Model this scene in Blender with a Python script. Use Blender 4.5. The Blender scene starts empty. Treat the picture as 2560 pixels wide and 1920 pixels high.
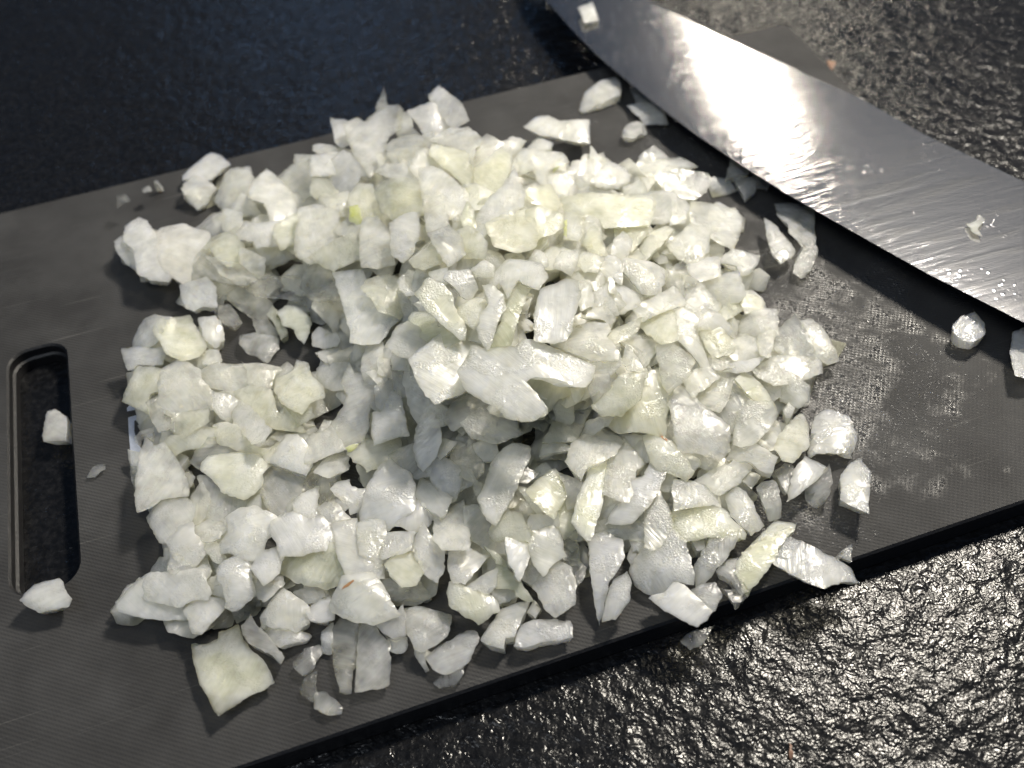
import bpy, bmesh, math, random
import numpy as np
from mathutils import Vector, Matrix, noise
from mathutils.geometry import delaunay_2d_cdt

sc = bpy.context.scene
col = sc.collection
rad = math.radians

# ------------------------------------------------------------------ camera
# board coordinates: x along the long side, y towards the back, z = 0 on the board's top face (metres)
FPX = 2600.0
CAM = np.array((0.08895792, -0.12590385, 0.26988549))
ROT = np.array(((0.94717817, 0.27549142, -0.16418887),
                (-0.31519106, 0.70509023, -0.63521836),
                (-0.05922924, 0.65341583, 0.75467851)))
cam_d = bpy.data.cameras.new('camera')
cam = bpy.data.objects.new('camera', cam_d); col.objects.link(cam)
cam.matrix_world = Matrix.Translation(Vector(CAM)) @ Matrix(ROT.tolist()).to_4x4()
cam_d.sensor_width = 36.0
cam_d.lens = 36.0 * FPX / 2560.0
cam_d.clip_start = 0.01; cam_d.clip_end = 20.0
cam_d.dof.use_dof = True
cam_d.dof.focus_distance = 0.318
cam_d.dof.aperture_fstop = 10.5
sc.camera = cam

# ------------------------------------------------------------------ light
w = bpy.data.worlds.new('World'); sc.world = w; w.use_nodes = True
bg = w.node_tree.nodes['Background']
bg.inputs[0].default_value = (0.34, 0.57, 1.0, 1); bg.inputs[1].default_value = 0.092

def lamp(name, az, el, dist, target, power, size, color):
    d = bpy.data.lights.new(name, 'AREA'); d.shape = 'DISK'; d.size = size
    d.energy = power; d.color = color
    o = bpy.data.objects.new(name, d); col.objects.link(o)
    a, e = rad(az), rad(el)
    dirv = Vector((math.sin(a)*math.cos(e), math.cos(a)*math.cos(e), math.sin(e)))
    o.location = Vector(target) + dirv*dist
    o.rotation_euler = (-dirv).to_track_quat('-Z', 'Y').to_euler()
    return o
lamp('kitchen_spot', 59, 52, 1.0, (0.15, 0.10, 0), 13.0, 0.15, (1.0, 0.925, 0.80))
lamp('ceiling_spot', 30.8, 28.9, 1.7, (0.294, 0.228, 0.011), 3.6, 0.085, (1.0, 0.90, 0.74))
lamp('window_light', 6, 27, 3.0, (0.15, 0.36, 0), 1.5, 0.3, (0.30, 0.55, 1.0))
lamp('fill_lamp', 235, 64, 2.0, (0.15, 0.10, 0), 9.0, 1.0, (0.90, 0.95, 1.0))  # added soft fill that lifts the heap's shaded side, not a real source

sc.view_settings.view_transform = 'Standard'; sc.view_settings.look = 'None'
sc.view_settings.exposure = 0.0; sc.view_settings.gamma = 1.0
sc.render.engine = 'CYCLES'
sc.cycles.max_bounces = 12; sc.cycles.diffuse_bounces = 6; sc.cycles.transparent_max_bounces = 8
sc.cycles.use_adaptive_sampling = True; sc.cycles.adaptive_threshold = 0.06
sc.cycles.caustics_refractive = False; sc.cycles.caustics_reflective = False
sc.cycles.sample_clamp_indirect = 4.0

# ------------------------------------------------------------------ helpers
def ray(u, v):
    return ROT @ np.array(((u-1280)/FPX, -(v-960)/FPX, -1.0))
def at_z(u, v, z=0.0):
    d = ray(u, v); return CAM + d*((z-CAM[2])/d[2])
def at_plane(u, v, n, P):
    d = ray(u, v); return CAM + d*((P-CAM) @ n)/(d @ n)
def unit(v):
    return v/np.linalg.norm(v)

def tag(o, label=None, cat=None, group=None, kind=None):
    if label: o['label'] = label
    if cat: o['category'] = cat
    if group: o['group'] = group
    if kind: o['kind'] = kind
    return o
def mesh_obj(name, verts, faces, mat, parent=None, smooth=None):
    me = bpy.data.meshes.new(name)
    me.from_pydata([tuple(v) for v in verts], [], faces); me.update()
    o = bpy.data.objects.new(name, me); col.objects.link(o)
    if mat: me.materials.append(mat)
    if parent: o.parent = parent
    if smooth is not None:
        me.shade_smooth(); me.set_sharp_from_angle(angle=rad(smooth))
    return o

class NT:
    """tiny node-tree builder"""
    def __init__(self, name):
        self.m = bpy.data.materials.new(name); self.m.use_nodes = True
        self.t = self.m.node_tree; self.b = self.t.nodes['Principled BSDF']
    def n(self, typ, **kw):
        nd = self.t.nodes.new(typ)
        for k, v in kw.items():
            if k == 'ins':
                for kk, vv in v.items():
                    if hasattr(vv, 'is_output') : self.t.links.new(vv, nd.inputs[kk])
                    else: nd.inputs[kk].default_value = vv
            else: setattr(nd, k, v)
        return nd
    def math(self, op, a, b=None, c=None):
        nd = self.t.nodes.new('ShaderNodeMath'); nd.operation = op
        for i, x in enumerate((a, b, c)):
            if x is None: continue
            if hasattr(x, 'is_output'): self.t.links.new(x, nd.inputs[i])
            else: nd.inputs[i].default_value = x
        return nd.outputs[0]
    def mapr(self, v, a, b, c, d, smooth=False):
        nd = self.t.nodes.new('ShaderNodeMapRange')
        if smooth: nd.interpolation_type = 'SMOOTHSTEP'
        self.t.links.new(v, nd.inputs[0])
        for i, x in enumerate((a, b, c, d)): nd.inputs[i+1].default_value = x
        return nd.outputs[0]
    def mix(self, f, a, b):
        nd = self.t.nodes.new('ShaderNodeMix'); nd.data_type = 'RGBA'
        for k, x in ((0, f), (6, a), (7, b)):
            if hasattr(x, 'is_output'): self.t.links.new(x, nd.inputs[k])
            else: nd.inputs[k].default_value = x
        return nd.outputs[2]
    def noise(self, vec, scale, detail=2.0, rough=0.5, dist=0.0):
        nd = self.n('ShaderNodeTexNoise', ins={'Scale': scale, 'Detail': detail, 'Roughness': rough, 'Distortion': dist})
        self.t.links.new(vec, nd.inputs['Vector']); return nd.outputs[0]
    def coord(self, which='Object', rot=(0, 0, 0), scale=(1, 1, 1), loc=(0, 0, 0)):
        tc = self.n('ShaderNodeTexCoord')
        mp = self.n('ShaderNodeMapping')
        mp.inputs['Location'].default_value = loc
        mp.inputs['Rotation'].default_value = rot; mp.inputs['Scale'].default_value = scale
        self.t.links.new(tc.outputs[which], mp.inputs['Vector']); return mp.outputs[0]
    def bump(self, h, dist, strength=1.0, normal=None):
        nd = self.n('ShaderNodeBump'); nd.inputs['Strength'].default_value = strength
        nd.inputs['Distance'].default_value = dist
        self.t.links.new(h, nd.inputs['Height'])
        if normal is not None: self.t.links.new(normal, nd.inputs['Normal'])
        return nd.outputs[0]
    def set(self, **kw):
        for k, v in kw.items():
            k = k.replace('_', ' ')
            if hasattr(v, 'is_output'): self.t.links.new(v, self.b.inputs[k])
            else: self.b.inputs[k].default_value = v
        return self.m

# ------------------------------------------------------------------ materials
def mat_counter():
    t = NT('black leathered stone')
    v = t.coord('Object')
    warp = t.noise(v, 60, 2)
    big = t.noise(v, 48, 2.0, 0.5, 0.4)
    ridge = t.noise(v, 205, 3.0, 0.62, 0.25)
    fine = t.noise(v, 900, 2, 0.6)
    h = t.math('ADD', t.math('MULTIPLY', big, 1.5), t.math('MULTIPLY', ridge, 1.15))
    h = t.math('ADD', h, t.math('MULTIPLY', fine, 0.05))
    nrm = t.bump(h, 0.0011, 0.85)
    rough = t.mapr(t.noise(v, 420, 3, 0.6), 0.3, 0.7, 0.17, 0.30)
    colr = t.mix(t.mapr(t.noise(v, 500, 2), 0.4, 0.75, 0, 1), (0.006, 0.0062, 0.007, 1), (0.016, 0.016, 0.017, 1))
    return t.set(Base_Color=colr, Roughness=rough, Normal=nrm, IOR=1.39)

def mat_board(top=True):
    t = NT('dark grey woven-texture plastic' if top else 'black plastic edge')
    v = t.coord('Object')
    if not top:
        nrm = t.bump(t.noise(v, 900, 3), 0.0004, 0.6)
        return t.set(Base_Color=(0.012, 0.012, 0.013, 1), Roughness=0.5, Normal=nrm)
    r = t.coord('Object', rot=(0, 0, rad(35)))
    s = t.n('ShaderNodeSeparateXYZ'); t.t.links.new(r, s.inputs[0])
    wob = t.math('MULTIPLY', t.noise(v, 40, 1), 1.6)
    k = 2*math.pi/0.00118
    a = t.math('SINE', t.math('ADD', t.math('MULTIPLY', s.outputs[1], k), wob))
    b = t.math('SINE', t.math('ADD', t.math('MULTIPLY', s.outputs[0], k*0.92), t.math('MULTIPLY', a, 0.5)))
    weave = t.math('ADD', t.math('MULTIPLY', a, 0.65), t.math('MULTIPLY', t.math('MULTIPLY', a, b), 0.35))
    # knife scratches: long thin lines in a few directions
    sc1 = t.noise(t.coord('Object', rot=(0, 0, rad(62)), scale=(14, 900, 1)), 1.0, 2, 0.7)
    sc2 = t.noise(t.coord('Object', rot=(0, 0, rad(-28)), scale=(18, 1100, 1)), 1.0, 2, 0.7)
    patch = t.mapr(t.noise(v, 24, 2), 0.42, 0.62, 0, 1, True)
    scr = t.math('ADD', t.mapr(sc1, 0.67, 0.74, 0, 1), t.math('MULTIPLY', t.mapr(sc2, 0.66, 0.72, 0, 1), patch))
    # juice: wet film patches left around the chopped onion
    cen = t.n('ShaderNodeVectorMath', operation='DISTANCE'); t.t.links.new(v, cen.inputs[0])
    cen.inputs[1].default_value = (0.072, -0.040, 0.0085)
    near = t.mapr(cen.outputs['Value'], 0.060, 0.135, 0.26, -0.10)
    wet = t.mapr(t.math('ADD', t.noise(v, 55, 4, 0.6, 0.5), near), 0.66, 0.84, 0, 1, True)
    beads = t.n('ShaderNodeTexVoronoi', ins={'Scale': 620.0, 'Randomness': 1.0}); t.t.links.new(v, beads.inputs['Vector'])
    bead = t.mapr(beads.outputs['Distance'], 0.05, 0.42, 1, 0, True)
    h = t.math('ADD', t.math('MULTIPLY', weave, t.math('ADD', 0.5, t.math('MULTIPLY', wet, 0.5))), t.math('MULTIPLY', t.math('MULTIPLY', bead, wet), 3.4))
    h = t.math('ADD', h, t.math('MULTIPLY', scr, -0.25))
    h = t.math('ADD', h, t.math('MULTIPLY', t.noise(v, 1500, 2), 0.35))
    nrm = t.bump(h, 0.00012, 0.9)
    rough = t.mapr(wet, 0, 1, 0.58, 0.22)
    stain = t.mapr(t.noise(v, 35, 4, 0.6), 0.35, 0.7, 0, 1)
    colr = t.mix(stain, (0.046, 0.0455, 0.0455, 1), (0.074, 0.0735, 0.073, 1))
    colr = t.mix(t.math('MULTIPLY', scr, 0.6), colr, (0.14, 0.138, 0.13, 1))
    return t.set(Base_Color=colr, Roughness=rough, Normal=nrm, Specular_IOR_Level=t.mapr(wet, 0, 1, 0.10, 0.5))

def mat_onion():
    t = NT('raw onion flesh')
    oi = t.n('ShaderNodeObjectInfo')
    v = t.coord('Object')
    off = t.n('ShaderNodeVectorMath', operation='ADD')
    t.t.links.new(v, off.inputs[0])
    cmb = t.n('ShaderNodeCombineXYZ')
    for i in range(3): t.t.links.new(t.math('MULTIPLY', oi.outputs['Random'], 3.7*(i+1)), cmb.inputs[i])
    t.t.links.new(cmb.outputs[0], off.inputs[1]); p = off.outputs[0]
    vr = t.n('ShaderNodeVectorRotate'); vr.rotation_type = 'Z_AXIS'; t.t.links.new(p, vr.inputs['Vector'])
    t.t.links.new(t.math('MULTIPLY', oi.outputs['Random'], 31.4), vr.inputs['Angle'])
    mp = t.n('ShaderNodeMapping'); t.t.links.new(vr.outputs[0], mp.inputs['Vector'])
    mp.inputs['Scale'].default_value = (90, 850, 300)
    fib = t.noise(mp.outputs[0], 1.0, 2, 0.6)
    mid = t.noise(p, 150, 2, 0.5)
    cells = t.noise(p, 1500, 1.5, 0.55)
    wetm = t.mapr(t.noise(p, 130, 2), 0.44, 0.56, 0, 1, True)
    h = t.math('ADD', t.math('MULTIPLY', mid, 0.6), t.math('MULTIPLY', fib, 0.20))
    h = t.math('ADD', h, t.math('MULTIPLY', t.math('MULTIPLY', cells, wetm), 0.55))
    nrm = t.bump(h, 0.0008, 0.75)
    pale = t.mix(t.mapr(mid, 0.35, 0.68, 0, 0.35), oi.outputs['Color'], (0.94, 0.94, 0.87, 1))
    colr = t.mix(t.mapr(fib, 0.5, 0.75, 0, 0.15), pale, (0.93, 0.91, 0.78, 1))
    t.set(Base_Color=colr, Roughness=t.mapr(wetm, 0, 1, 0.28, 0.09), Normal=nrm, IOR=1.40,
          Subsurface_Weight=1.0, Subsurface_Scale=0.007)
    t.b.inputs['Subsurface Radius'].default_value = (1.0, 0.95, 0.80)
    # clear pieces let part of the light straight through: strength rides on the colour's alpha
    tr = t.n('ShaderNodeBsdfTransparent'); tr.inputs[0].default_value = (0.985, 0.98, 0.945, 1)
    mx = t.n('ShaderNodeMixShader')
    lw = t.n('ShaderNodeLayerWeight'); lw.inputs[0].default_value = 0.5
    cloud = t.math('ADD', t.math('MULTIPLY', t.math('SUBTRACT', mid, 0.5), 0.65), t.math('MULTIPLY', t.math('SUBTRACT', fib, 0.5), 0.16))
    rim = t.math('MULTIPLY', t.math('POWER', lw.outputs['Facing'], 3.0), 0.45)
    al = t.n('ShaderNodeClamp'); t.t.links.new(t.math('ADD', t.math('ADD', oi.outputs['Alpha'], cloud), rim), al.inputs[0])
    al.inputs['Min'].default_value = 0.08
    t.t.links.new(al.outputs[0], mx.inputs[0]); t.t.links.new(tr.outputs[0], mx.inputs[1])
    t.t.links.new(t.b.outputs[0], mx.inputs[2])
    # the wet skin of juice reflects the same whether the flesh below is clear or cloudy
    fr = t.n('ShaderNodeFresnel'); fr.inputs[0].default_value = 1.45; t.t.links.new(nrm, fr.inputs['Normal'])
    gl = t.n('ShaderNodeBsdfGlossy'); t.t.links.new(nrm, gl.inputs['Normal'])
    t.t.links.new(t.mapr(wetm, 0, 1, 0.26, 0.115), gl.inputs['Roughness'])
    mg = t.n('ShaderNodeMixShader'); geo = t.n('ShaderNodeNewGeometry')
    t.t.links.new(t.math('MULTIPLY', fr.outputs[0], t.math('SUBTRACT', 1.0, geo.outputs['Backfacing'])), mg.inputs[0])
    t.t.links.new(mx.outputs[0], mg.inputs[1]); t.t.links.new(gl.outputs[0], mg.inputs[2])
    t.t.links.new(mg.outputs[0], t.t.nodes['Material Output'].inputs[0])
    t.b.inputs['Specular IOR Level'].default_value = 0.0
    return t.m

def mat_steel():
    t = NT('brushed wet steel')
    v = t.coord('Object')
    grind = t.noise(t.coord('Object', rot=(0, 0, rad(56+10)), scale=(40, 2600, 1)), 1.0, 2, 0.6)
    cross = t.noise(t.coord('Object', rot=(0, 0, rad(56-24)), scale=(90, 1500, 1)), 1.0, 1, 0.5)
    smear = t.noise(t.coord('Object', rot=(0, 0, rad(48)), scale=(26, 210, 1)), 1.0, 3, 0.6, 0.6)
    wet = t.mapr(smear, 0.48, 0.66, 0, 1, True)
    beads = t.n('ShaderNodeTexVoronoi', ins={'Scale': 420.0}); t.t.links.new(v, beads.inputs['Vector'])
    bead = t.math('MULTIPLY', t.mapr(beads.outputs['Distance'], 0.0, 0.36, 1, 0, True), t.mapr(t.noise(v, 45, 2), 0.55, 0.66, 0, 1, True))
    h = t.math('ADD', t.math('MULTIPLY', grind, 0.13), t.math('MULTIPLY', cross, 0.06))
    h = t.math('ADD', h, t.math('MULTIPLY', smear, 0.55))
    h = t.math('ADD', h, t.math('MULTIPLY', bead, 0.22))
    nrm = t.bump(h, 0.00060, 0.6)
    colr = t.mix(wet, (0.58, 0.59, 0.62, 1), (0.68, 0.68, 0.68, 1))
    t.set(Base_Color=colr, Metallic=1.0, Roughness=t.mapr(wet, 0, 1, 0.50, 0.42), Normal=nrm)
    p2 = t.n('ShaderNodeBsdfPrincipled', ins={'Metallic': 1.0, 'Roughness': 0.135, 'Base Color': (0.37, 0.37, 0.39, 1)})
    t.t.links.new(nrm, p2.inputs['Normal'])
    mx = t.n('ShaderNodeMixShader'); mx.inputs[0].default_value = 0.93
    t.t.links.new(t.b.outputs[0], mx.inputs[1]); t.t.links.new(p2.outputs[0], mx.inputs[2])
    t.t.links.new(mx.outputs[0], t.t.nodes['Material Output'].inputs[0])
    return t.m

def mat_plain(name, c, rough=0.5, bump=0.0, scale=800, **kw):
    t = NT(name); v = t.coord('Object')
    n = t.noise(v, scale, 3)
    colr = t.mix(n, tuple(x*0.8 for x in c)+(1,), tuple(min(1, x*1.2) for x in c)+(1,))
    t.set(Base_Color=colr, Roughness=rough, Normal=t.bump(n, max(bump, 1e-6), 0.6), **kw)
    return t.m

M_COUNTER = mat_counter(); M_BOARD = mat_board(); M_EDGE = mat_board(False)
M_ONION = mat_onion(); M_STEEL = mat_steel()
M_PRINT = mat_plain('pale blue print', (0.42, 0.46, 0.56), 0.6, 0.0001)
M_HANDLE = mat_plain('black handle', (0.012, 0.012, 0.012), 0.4, 0.0002)
M_SKIN = mat_plain('dry onion skin', (0.24, 0.13, 0.08), 0.5, 0.0003)
M_RUST = mat_plain('brown streak', (0.42, 0.22, 0.10), 0.5, 0.0001)
def mat_water():
    t = NT('water')
    fr = t.n('ShaderNodeFresnel'); fr.inputs[0].default_value = 1.33
    tr = t.n('ShaderNodeBsdfTransparent'); tr.inputs[0].default_value = (0.97, 0.97, 0.97, 1)
    gl = t.n('ShaderNodeBsdfGlossy'); gl.inputs['Roughness'].default_value = 0.22
    gray = t.n('ShaderNodeCombineColor')
    geo = t.n('ShaderNodeNewGeometry')
    f = t.math('MULTIPLY', fr.outputs[0], t.math('SUBTRACT', 1.0, geo.outputs['Backfacing']))
    for q in range(3): t.t.links.new(f, gray.inputs[q])
    t.t.links.new(gray.outputs[0], gl.inputs['Color'])
    ad = t.n('ShaderNodeAddShader'); t.t.links.new(tr.outputs[0], ad.inputs[0]); t.t.links.new(gl.outputs[0], ad.inputs[1])
    t.t.links.new(ad.outputs[0], t.t.nodes['Material Output'].inputs[0]); return t.m
M_WATER = mat_water()

# ------------------------------------------------------------------ counter
BT = 0.0085                    # board thickness
s = 1.1
ct = mesh_obj('countertop', [(-s+.15, -s+.2, -BT), (s+.15, -s+.2, -BT), (s+.15, s+.2, -BT), (-s+.15, s+.2, -BT),
                             (-s+.15, -s+.2, -BT-.03), (s+.15, -s+.2, -BT-.03), (s+.15, s+.2, -BT-.03), (-s+.15, s+.2, -BT-.03)],
              [(0, 1, 2, 3), (7, 6, 5, 4), (0, 4, 5, 1), (1, 5, 6, 2), (2, 6, 7, 3), (3, 7, 4, 0)], M_COUNTER)
tag(ct, 'black leathered stone countertop', kind='structure')

# ------------------------------------------------------------------ cutting board with a hand slot
def rrect(x0, y0, x1, y1, r, n=8):
    pts = []
    for cx, cy, a0 in ((x1-r, y1-r, 0), (x0+r, y1-r, 90), (x0+r, y0+r, 180), (x1-r, y0+r, 270)):
        for i in range(n+1):
            a = rad(a0+90*i/n); pts.append((cx+r*math.cos(a), cy+r*math.sin(a)))
    return pts
BX0, BX1, BY0, BY1 = -0.052, 0.3421, 0.0, 0.27
def board():
    root = bpy.data.objects.new('cutting_board', None); col.objects.link(root)
    root.location = (0.145, 0.135, -BT)
    ch = 0.0007
    def loops(inset):
        o = rrect(BX0+inset, BY0+inset, BX1-inset, BY1-inset, 0.004 - inset*0.5)
        i = rrect(-0.0205-inset, 0.0745-inset, 0.0+inset, 0.182+inset, 0.0075+inset)
        return o, i
    o0, i0 = loops(ch); o1, i1 = loops(0.0)
    no, ni = len(o0), len(i0)
    loc = np.array(root.location)
    bm = bmesh.new()
    for lp in (o0, i0):
        q = [bm.verts.new(np.array((x, y, 0.0))-loc) for x, y in lp]
        for k in range(len(q)): bm.edges.new((q[k], q[(k+1) % len(q)]))
    bmesh.ops.triangle_fill(bm, use_beauty=True, edges=bm.edges[:], normal=(0, 0, 1))
    me = bpy.data.meshes.new('top_face'); bm.to_mesh(me); bm.free()
    if me.polygons[0].normal.z < 0: me.flip_normals()
    me.materials.append(M_BOARD)
    top = bpy.data.objects.new('top_face', me); col.objects.link(top); top.parent = root
    verts, faces = [], []
    def ring(loop, z):
        b = len(verts); verts.extend(np.array((x, y, z))-loc for x, y in loop); return b, len(loop)
    def skin(a, b, flip):
        for k in range(a[1]):
            k2 = (k+1) % a[1]
            q = (a[0]+k, a[0]+k2, b[0]+k2, b[0]+k)
            faces.append(q[::-1] if not flip else q)
    ra, rb, rc, rd = ring(o0, 0.0), ring(o1, -ch), ring(o1, -BT+ch), ring(o0, -BT+0.0002)
    skin(ra, rb, False); skin(rb, rc, False); skin(rc, rd, False)
    sa, sb, sm, sc_, sd = ring(i0, 0.0), ring(i1, -ch), ring(i1, -BT*0.45), ring(loops(-0.0009)[1], -BT*0.52), ring(loops(-0.0009)[1], -BT+0.0002)
    skin(sa, sb, True); skin(sb, sm, True); skin(sm, sc_, True); skin(sc_, sd, True)
    e = mesh_obj('edge_band', verts, faces, M_EDGE, root, 30)
    # printed mark beside the pile: a frame corner and two strokes, mostly hidden under the onion
    for pts in ("228,330 520,245 640,300 645,320 345,390 345,600 400,780 520,1000 500,1250 290,1250 265,900 240,600",
                "205,150 250,100 430,172 210,215", "430,410 520,392 536,470 600,520 480,560 425,520"):
        P = [at_z(290+float(a.split(',')[0])/7.543, 1000+float(a.split(',')[1])/7.543, 0.00012)-loc for a in pts.split()]
        mk = mesh_obj('printed_mark', P, [tuple(range(len(P)))[::-1]], M_PRINT, root)
        mk['label'] = 'pale blue printed frame corner, mostly hidden under the onion'
    tag(root, 'dark grey plastic cutting board with a hand slot, under the onion', 'cutting board')
board()

# ------------------------------------------------------------------ knife
D = 2560/2212.0
nb = unit(np.array((0.028, 0.030, 1.0)))
Pb = at_z(1700*D, 420*D, 0.0115)
def knife():
    edge = [(1140, -55), (1180, 0), (1236, 66), (1300, 130), (1400, 213), (1500, 290), (1600, 357), (1700, 420), (1840, 500), (2000, 590), (2212, 697), (2330, 756)]
    spine = [(1150, -95), (1215, -75), (1290, -42), (1385, 0), (1480, 46), (1560, 85), (1700, 148), (1850, 215), (2000, 300), (2120, 356), (2212, 400), (2400, 488)]
    E = [at_plane(u*D, v*D, nb, Pb) for u, v in edge]
    S = [at_plane(u*D, v*D, nb, Pb) for u, v in spine]
    def resample(L, n):
        L = np.array(L); d = np.r_[0, np.cumsum(np.linalg.norm(np.diff(L, axis=0), axis=1))]
        t = np.linspace(0, d[-1], n); return np.stack([np.interp(t, d, L[:, i]) for i in range(3)], 1)
    n, mcol = 60, 14
    E, S = resample(E, n), resample(S, n)
    root = bpy.data.objects.new('kitchen_knife', None); col.objects.link(root)
    loc = (E[40]+S[40])/2; root.location = loc
    verts, faces = [], []
    for side in (1, -1):
        for i in range(n):
            for j in range(mcol):
                t = j/(mcol-1)
                th = 0.00005+0.00125*min(1.0, t*1.02)**0.75       # half thickness: edge -> spine
                if t < 0.05: th = 0.00004
                jag = 0.00012*noise.noise(Vector((i*0.9, 0, 3))) if j == 0 else 0
                p = E[i]*(1-t)+S[i]*t + nb*(side*th+0.0003*4*t*(1-t)+0.0002*math.sin(i/n*3.1)) + (E[i]-S[i])*jag/0.04
                verts.append(p-loc)
    N = n*mcol
    for i in range(n-1):
        for j in range(mcol-1):
            a = i*mcol+j
            faces.append((a, a+mcol, a+mcol+1, a+1)); faces.append((N+a, N+a+1, N+a+mcol+1, N+a+mcol))
        a = i*mcol; faces.append((a, N+a, N+a+mcol, a+mcol))
        a = i*mcol+mcol-1; faces.append((a, a+mcol, N+a+mcol, N+a))
    for j in range(mcol-1):
        faces.append((j, j+1, N+j+1, N+j)); a = (n-1)*mcol+j; faces.append((a, N+a, N+a+1, a+1))
    bl = mesh_obj('blade', verts, faces, M_STEEL, root, 40)
    # handle and bolster carry on past the picture's right side
    ax = unit(S[-1]-S[-20]); heel = S[-1]-ax*0.004; side = unit(np.cross(nb, ax))
    def loft(name, secs, mat):
        vs, fs, m = [], [], 20
        for d, hw, hh, off in secs:
            c = heel+ax*d - side*(0.011+off)
            for k in range(m):
                a = 2*math.pi*k/m; ca, sa = math.cos(a), math.sin(a)
                e = lambda q: math.copysign(abs(q)**0.7, q)
                vs.append(c+side*(hw*e(ca))+nb*(hh*e(sa))-loc)
        for q in range(len(secs)-1):
            for k in range(m):
                k2 = (k+1) % m; fs.append((q*m+k, q*m+k2, (q+1)*m+k2, (q+1)*m+k))
        fs.append(tuple(range(m))[::-1]); fs.append(tuple(range((len(secs)-1)*m, len(secs)*m)))
        return mesh_obj(name, vs, fs, mat, root, 45)
    loft('bolster', [(0.0, .011, .002, 0), (.012, .010, .005, 0), (.018, .010, .0062, 0)], M_STEEL)
    loft('handle', [(.018, .0105, .0068, 0), (.045, .0125, .0085, 0), (.085, .0115, .008, -.001), (.120, .0135, .0085, 0.001), (.130, .012, .007, .002)], M_HANDLE)
    tag(root, 'wet steel kitchen knife lying over the board corner, edge towards the onion', 'knife')
knife()

# ------------------------------------------------------------------ onion
TONE = {'w': (0.955, 0.95, 0.88), 'y': (0.945, 0.935, 0.71), 'Y': (0.89, 0.89, 0.63), 'g': (0.85, 0.88, 0.64),
        'G': (0.50, 0.56, 0.10), 'c': (0.90, 0.91, 0.85), 'b': (0.89, 0.92, 0.92), 'p': (0.94, 0.91, 0.86)}
CLEAR = {'w': 0.56, 'y': 0.54, 'Y': 0.36, 'g': 0.56, 'G': 0.2, 'c': 0.80, 'b': 0.60, 'p': 0.36}

# heights of the heap's surface, mm above the board, at places along it (picture position is only used to look the place up)
HP = """290,530,10 400,640,10 350,750,9 290,850,9 330,950,7 330,1030,9 400,1130,10 330,1280,7 430,1310,4 500,1450,2 600,1330,4 760,1430,2.5 900,1340,3 980,1410,2.5
1180,1360,3 1100,1330,4 1200,1280,6 1320,1250,5 1480,1290,5 1560,1270,4 1640,1190,4 1760,1210,3.5 1840,1050,4 1800,930,4 1760,740,6 1700,900,5 1600,1080,4 1740,1040,5
950,230,30 830,230,22 800,300,26 730,290,16 700,360,18 620,380,10 600,430,12 500,410,5 440,380,4 1000,300,33 1150,330,26 1300,350,18 1450,390,9 1400,400,14 1500,480,15 1600,500,9 1560,590,13 1620,620,8 1640,690,8
900,420,36 1100,450,38 1300,480,31 700,500,27 600,520,22 500,540,16 430,560,12 650,600,20 560,600,14 800,620,28 1000,600,42 1200,600,40 1400,600,26 950,750,40 1150,800,38 1090,870,27 1300,800,30
1450,750,22 1550,750,15 1450,900,18 1600,850,11 1650,1000,7 1300,950,18 1000,960,11 1100,970,12 1150,1010,13 1050,920,19 900,900,18 900,820,23 780,650,18 790,700,17 650,690,4 600,740,1.5 560,720,1.5 620,700,2 660,740,2 560,760,2 520,720,3 690,770,4 530,680,3 450,690,4 440,620,6 500,790,6 380,720,8
560,830,9 700,850,14 420,850,12 520,900,10 620,930,9 600,1000,8 640,1060,3 720,1040,4 480,1050,5 800,1070,11 500,1000,8 700,1170,12 560,1140,12 450,1200,10 400,1270,8 540,1230,9 650,1250,4 740,1130,10 900,1150,9 1000,1120,8 1100,1150,9 1100,1060,14 1300,1080,11
1450,1000,11 1420,1180,7 1000,1250,8 800,1270,7 900,1220,7 850,1150,8 1200,1180,7 1330,1180,5 1500,1100,7 1550,1020,8 1280,1000,9 1190,960,13 820,970,9 750,960,9 1380,1040,10 1300,170,2 1200,270,2 1400,245,2 1350,270,1 1600,380,2 1690,490,3 1730,530,3 2090,710,3 2200,780,3"""
hp = np.array([[float(q) for q in a.split(',')] for a in HP.split()])
hp[:, :2] *= D
def height(u, v):
    d2 = ((hp[:, 0]-u)**2+(hp[:, 1]-v)**2)
    wgt = np.exp(-d2/(2*70.0**2))+1e-4*np.exp(-d2/(2*160.0**2))+1e-12
    return float((wgt*hp[:, 2]).sum()/wgt.sum())/1000.0
def surf(u, v):
    return at_z(u, v, height(u, v))

def inside(px, py, poly):
    c = False; n = len(poly); j = n-1
    for i in range(n):
        xi, yi = poly[i]; xj, yj = poly[j]
        if (yi > py) != (yj > py) and px < (xj-xi)*(py-yi)/(yj-yi)+xi: c = not c
        j = i
    return c
def edge_dist(px, py, poly):
    a = np.array(poly); b = np.roll(a, -1, 0); p = np.array((px, py)); ab = b-a
    t = np.clip(((p-a)*ab).sum(1)/np.maximum((ab*ab).sum(1), 1e-14), 0, 1)
    return float(np.sqrt((((a+ab*t[:, None])-p)**2).sum(1).min()))

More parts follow.
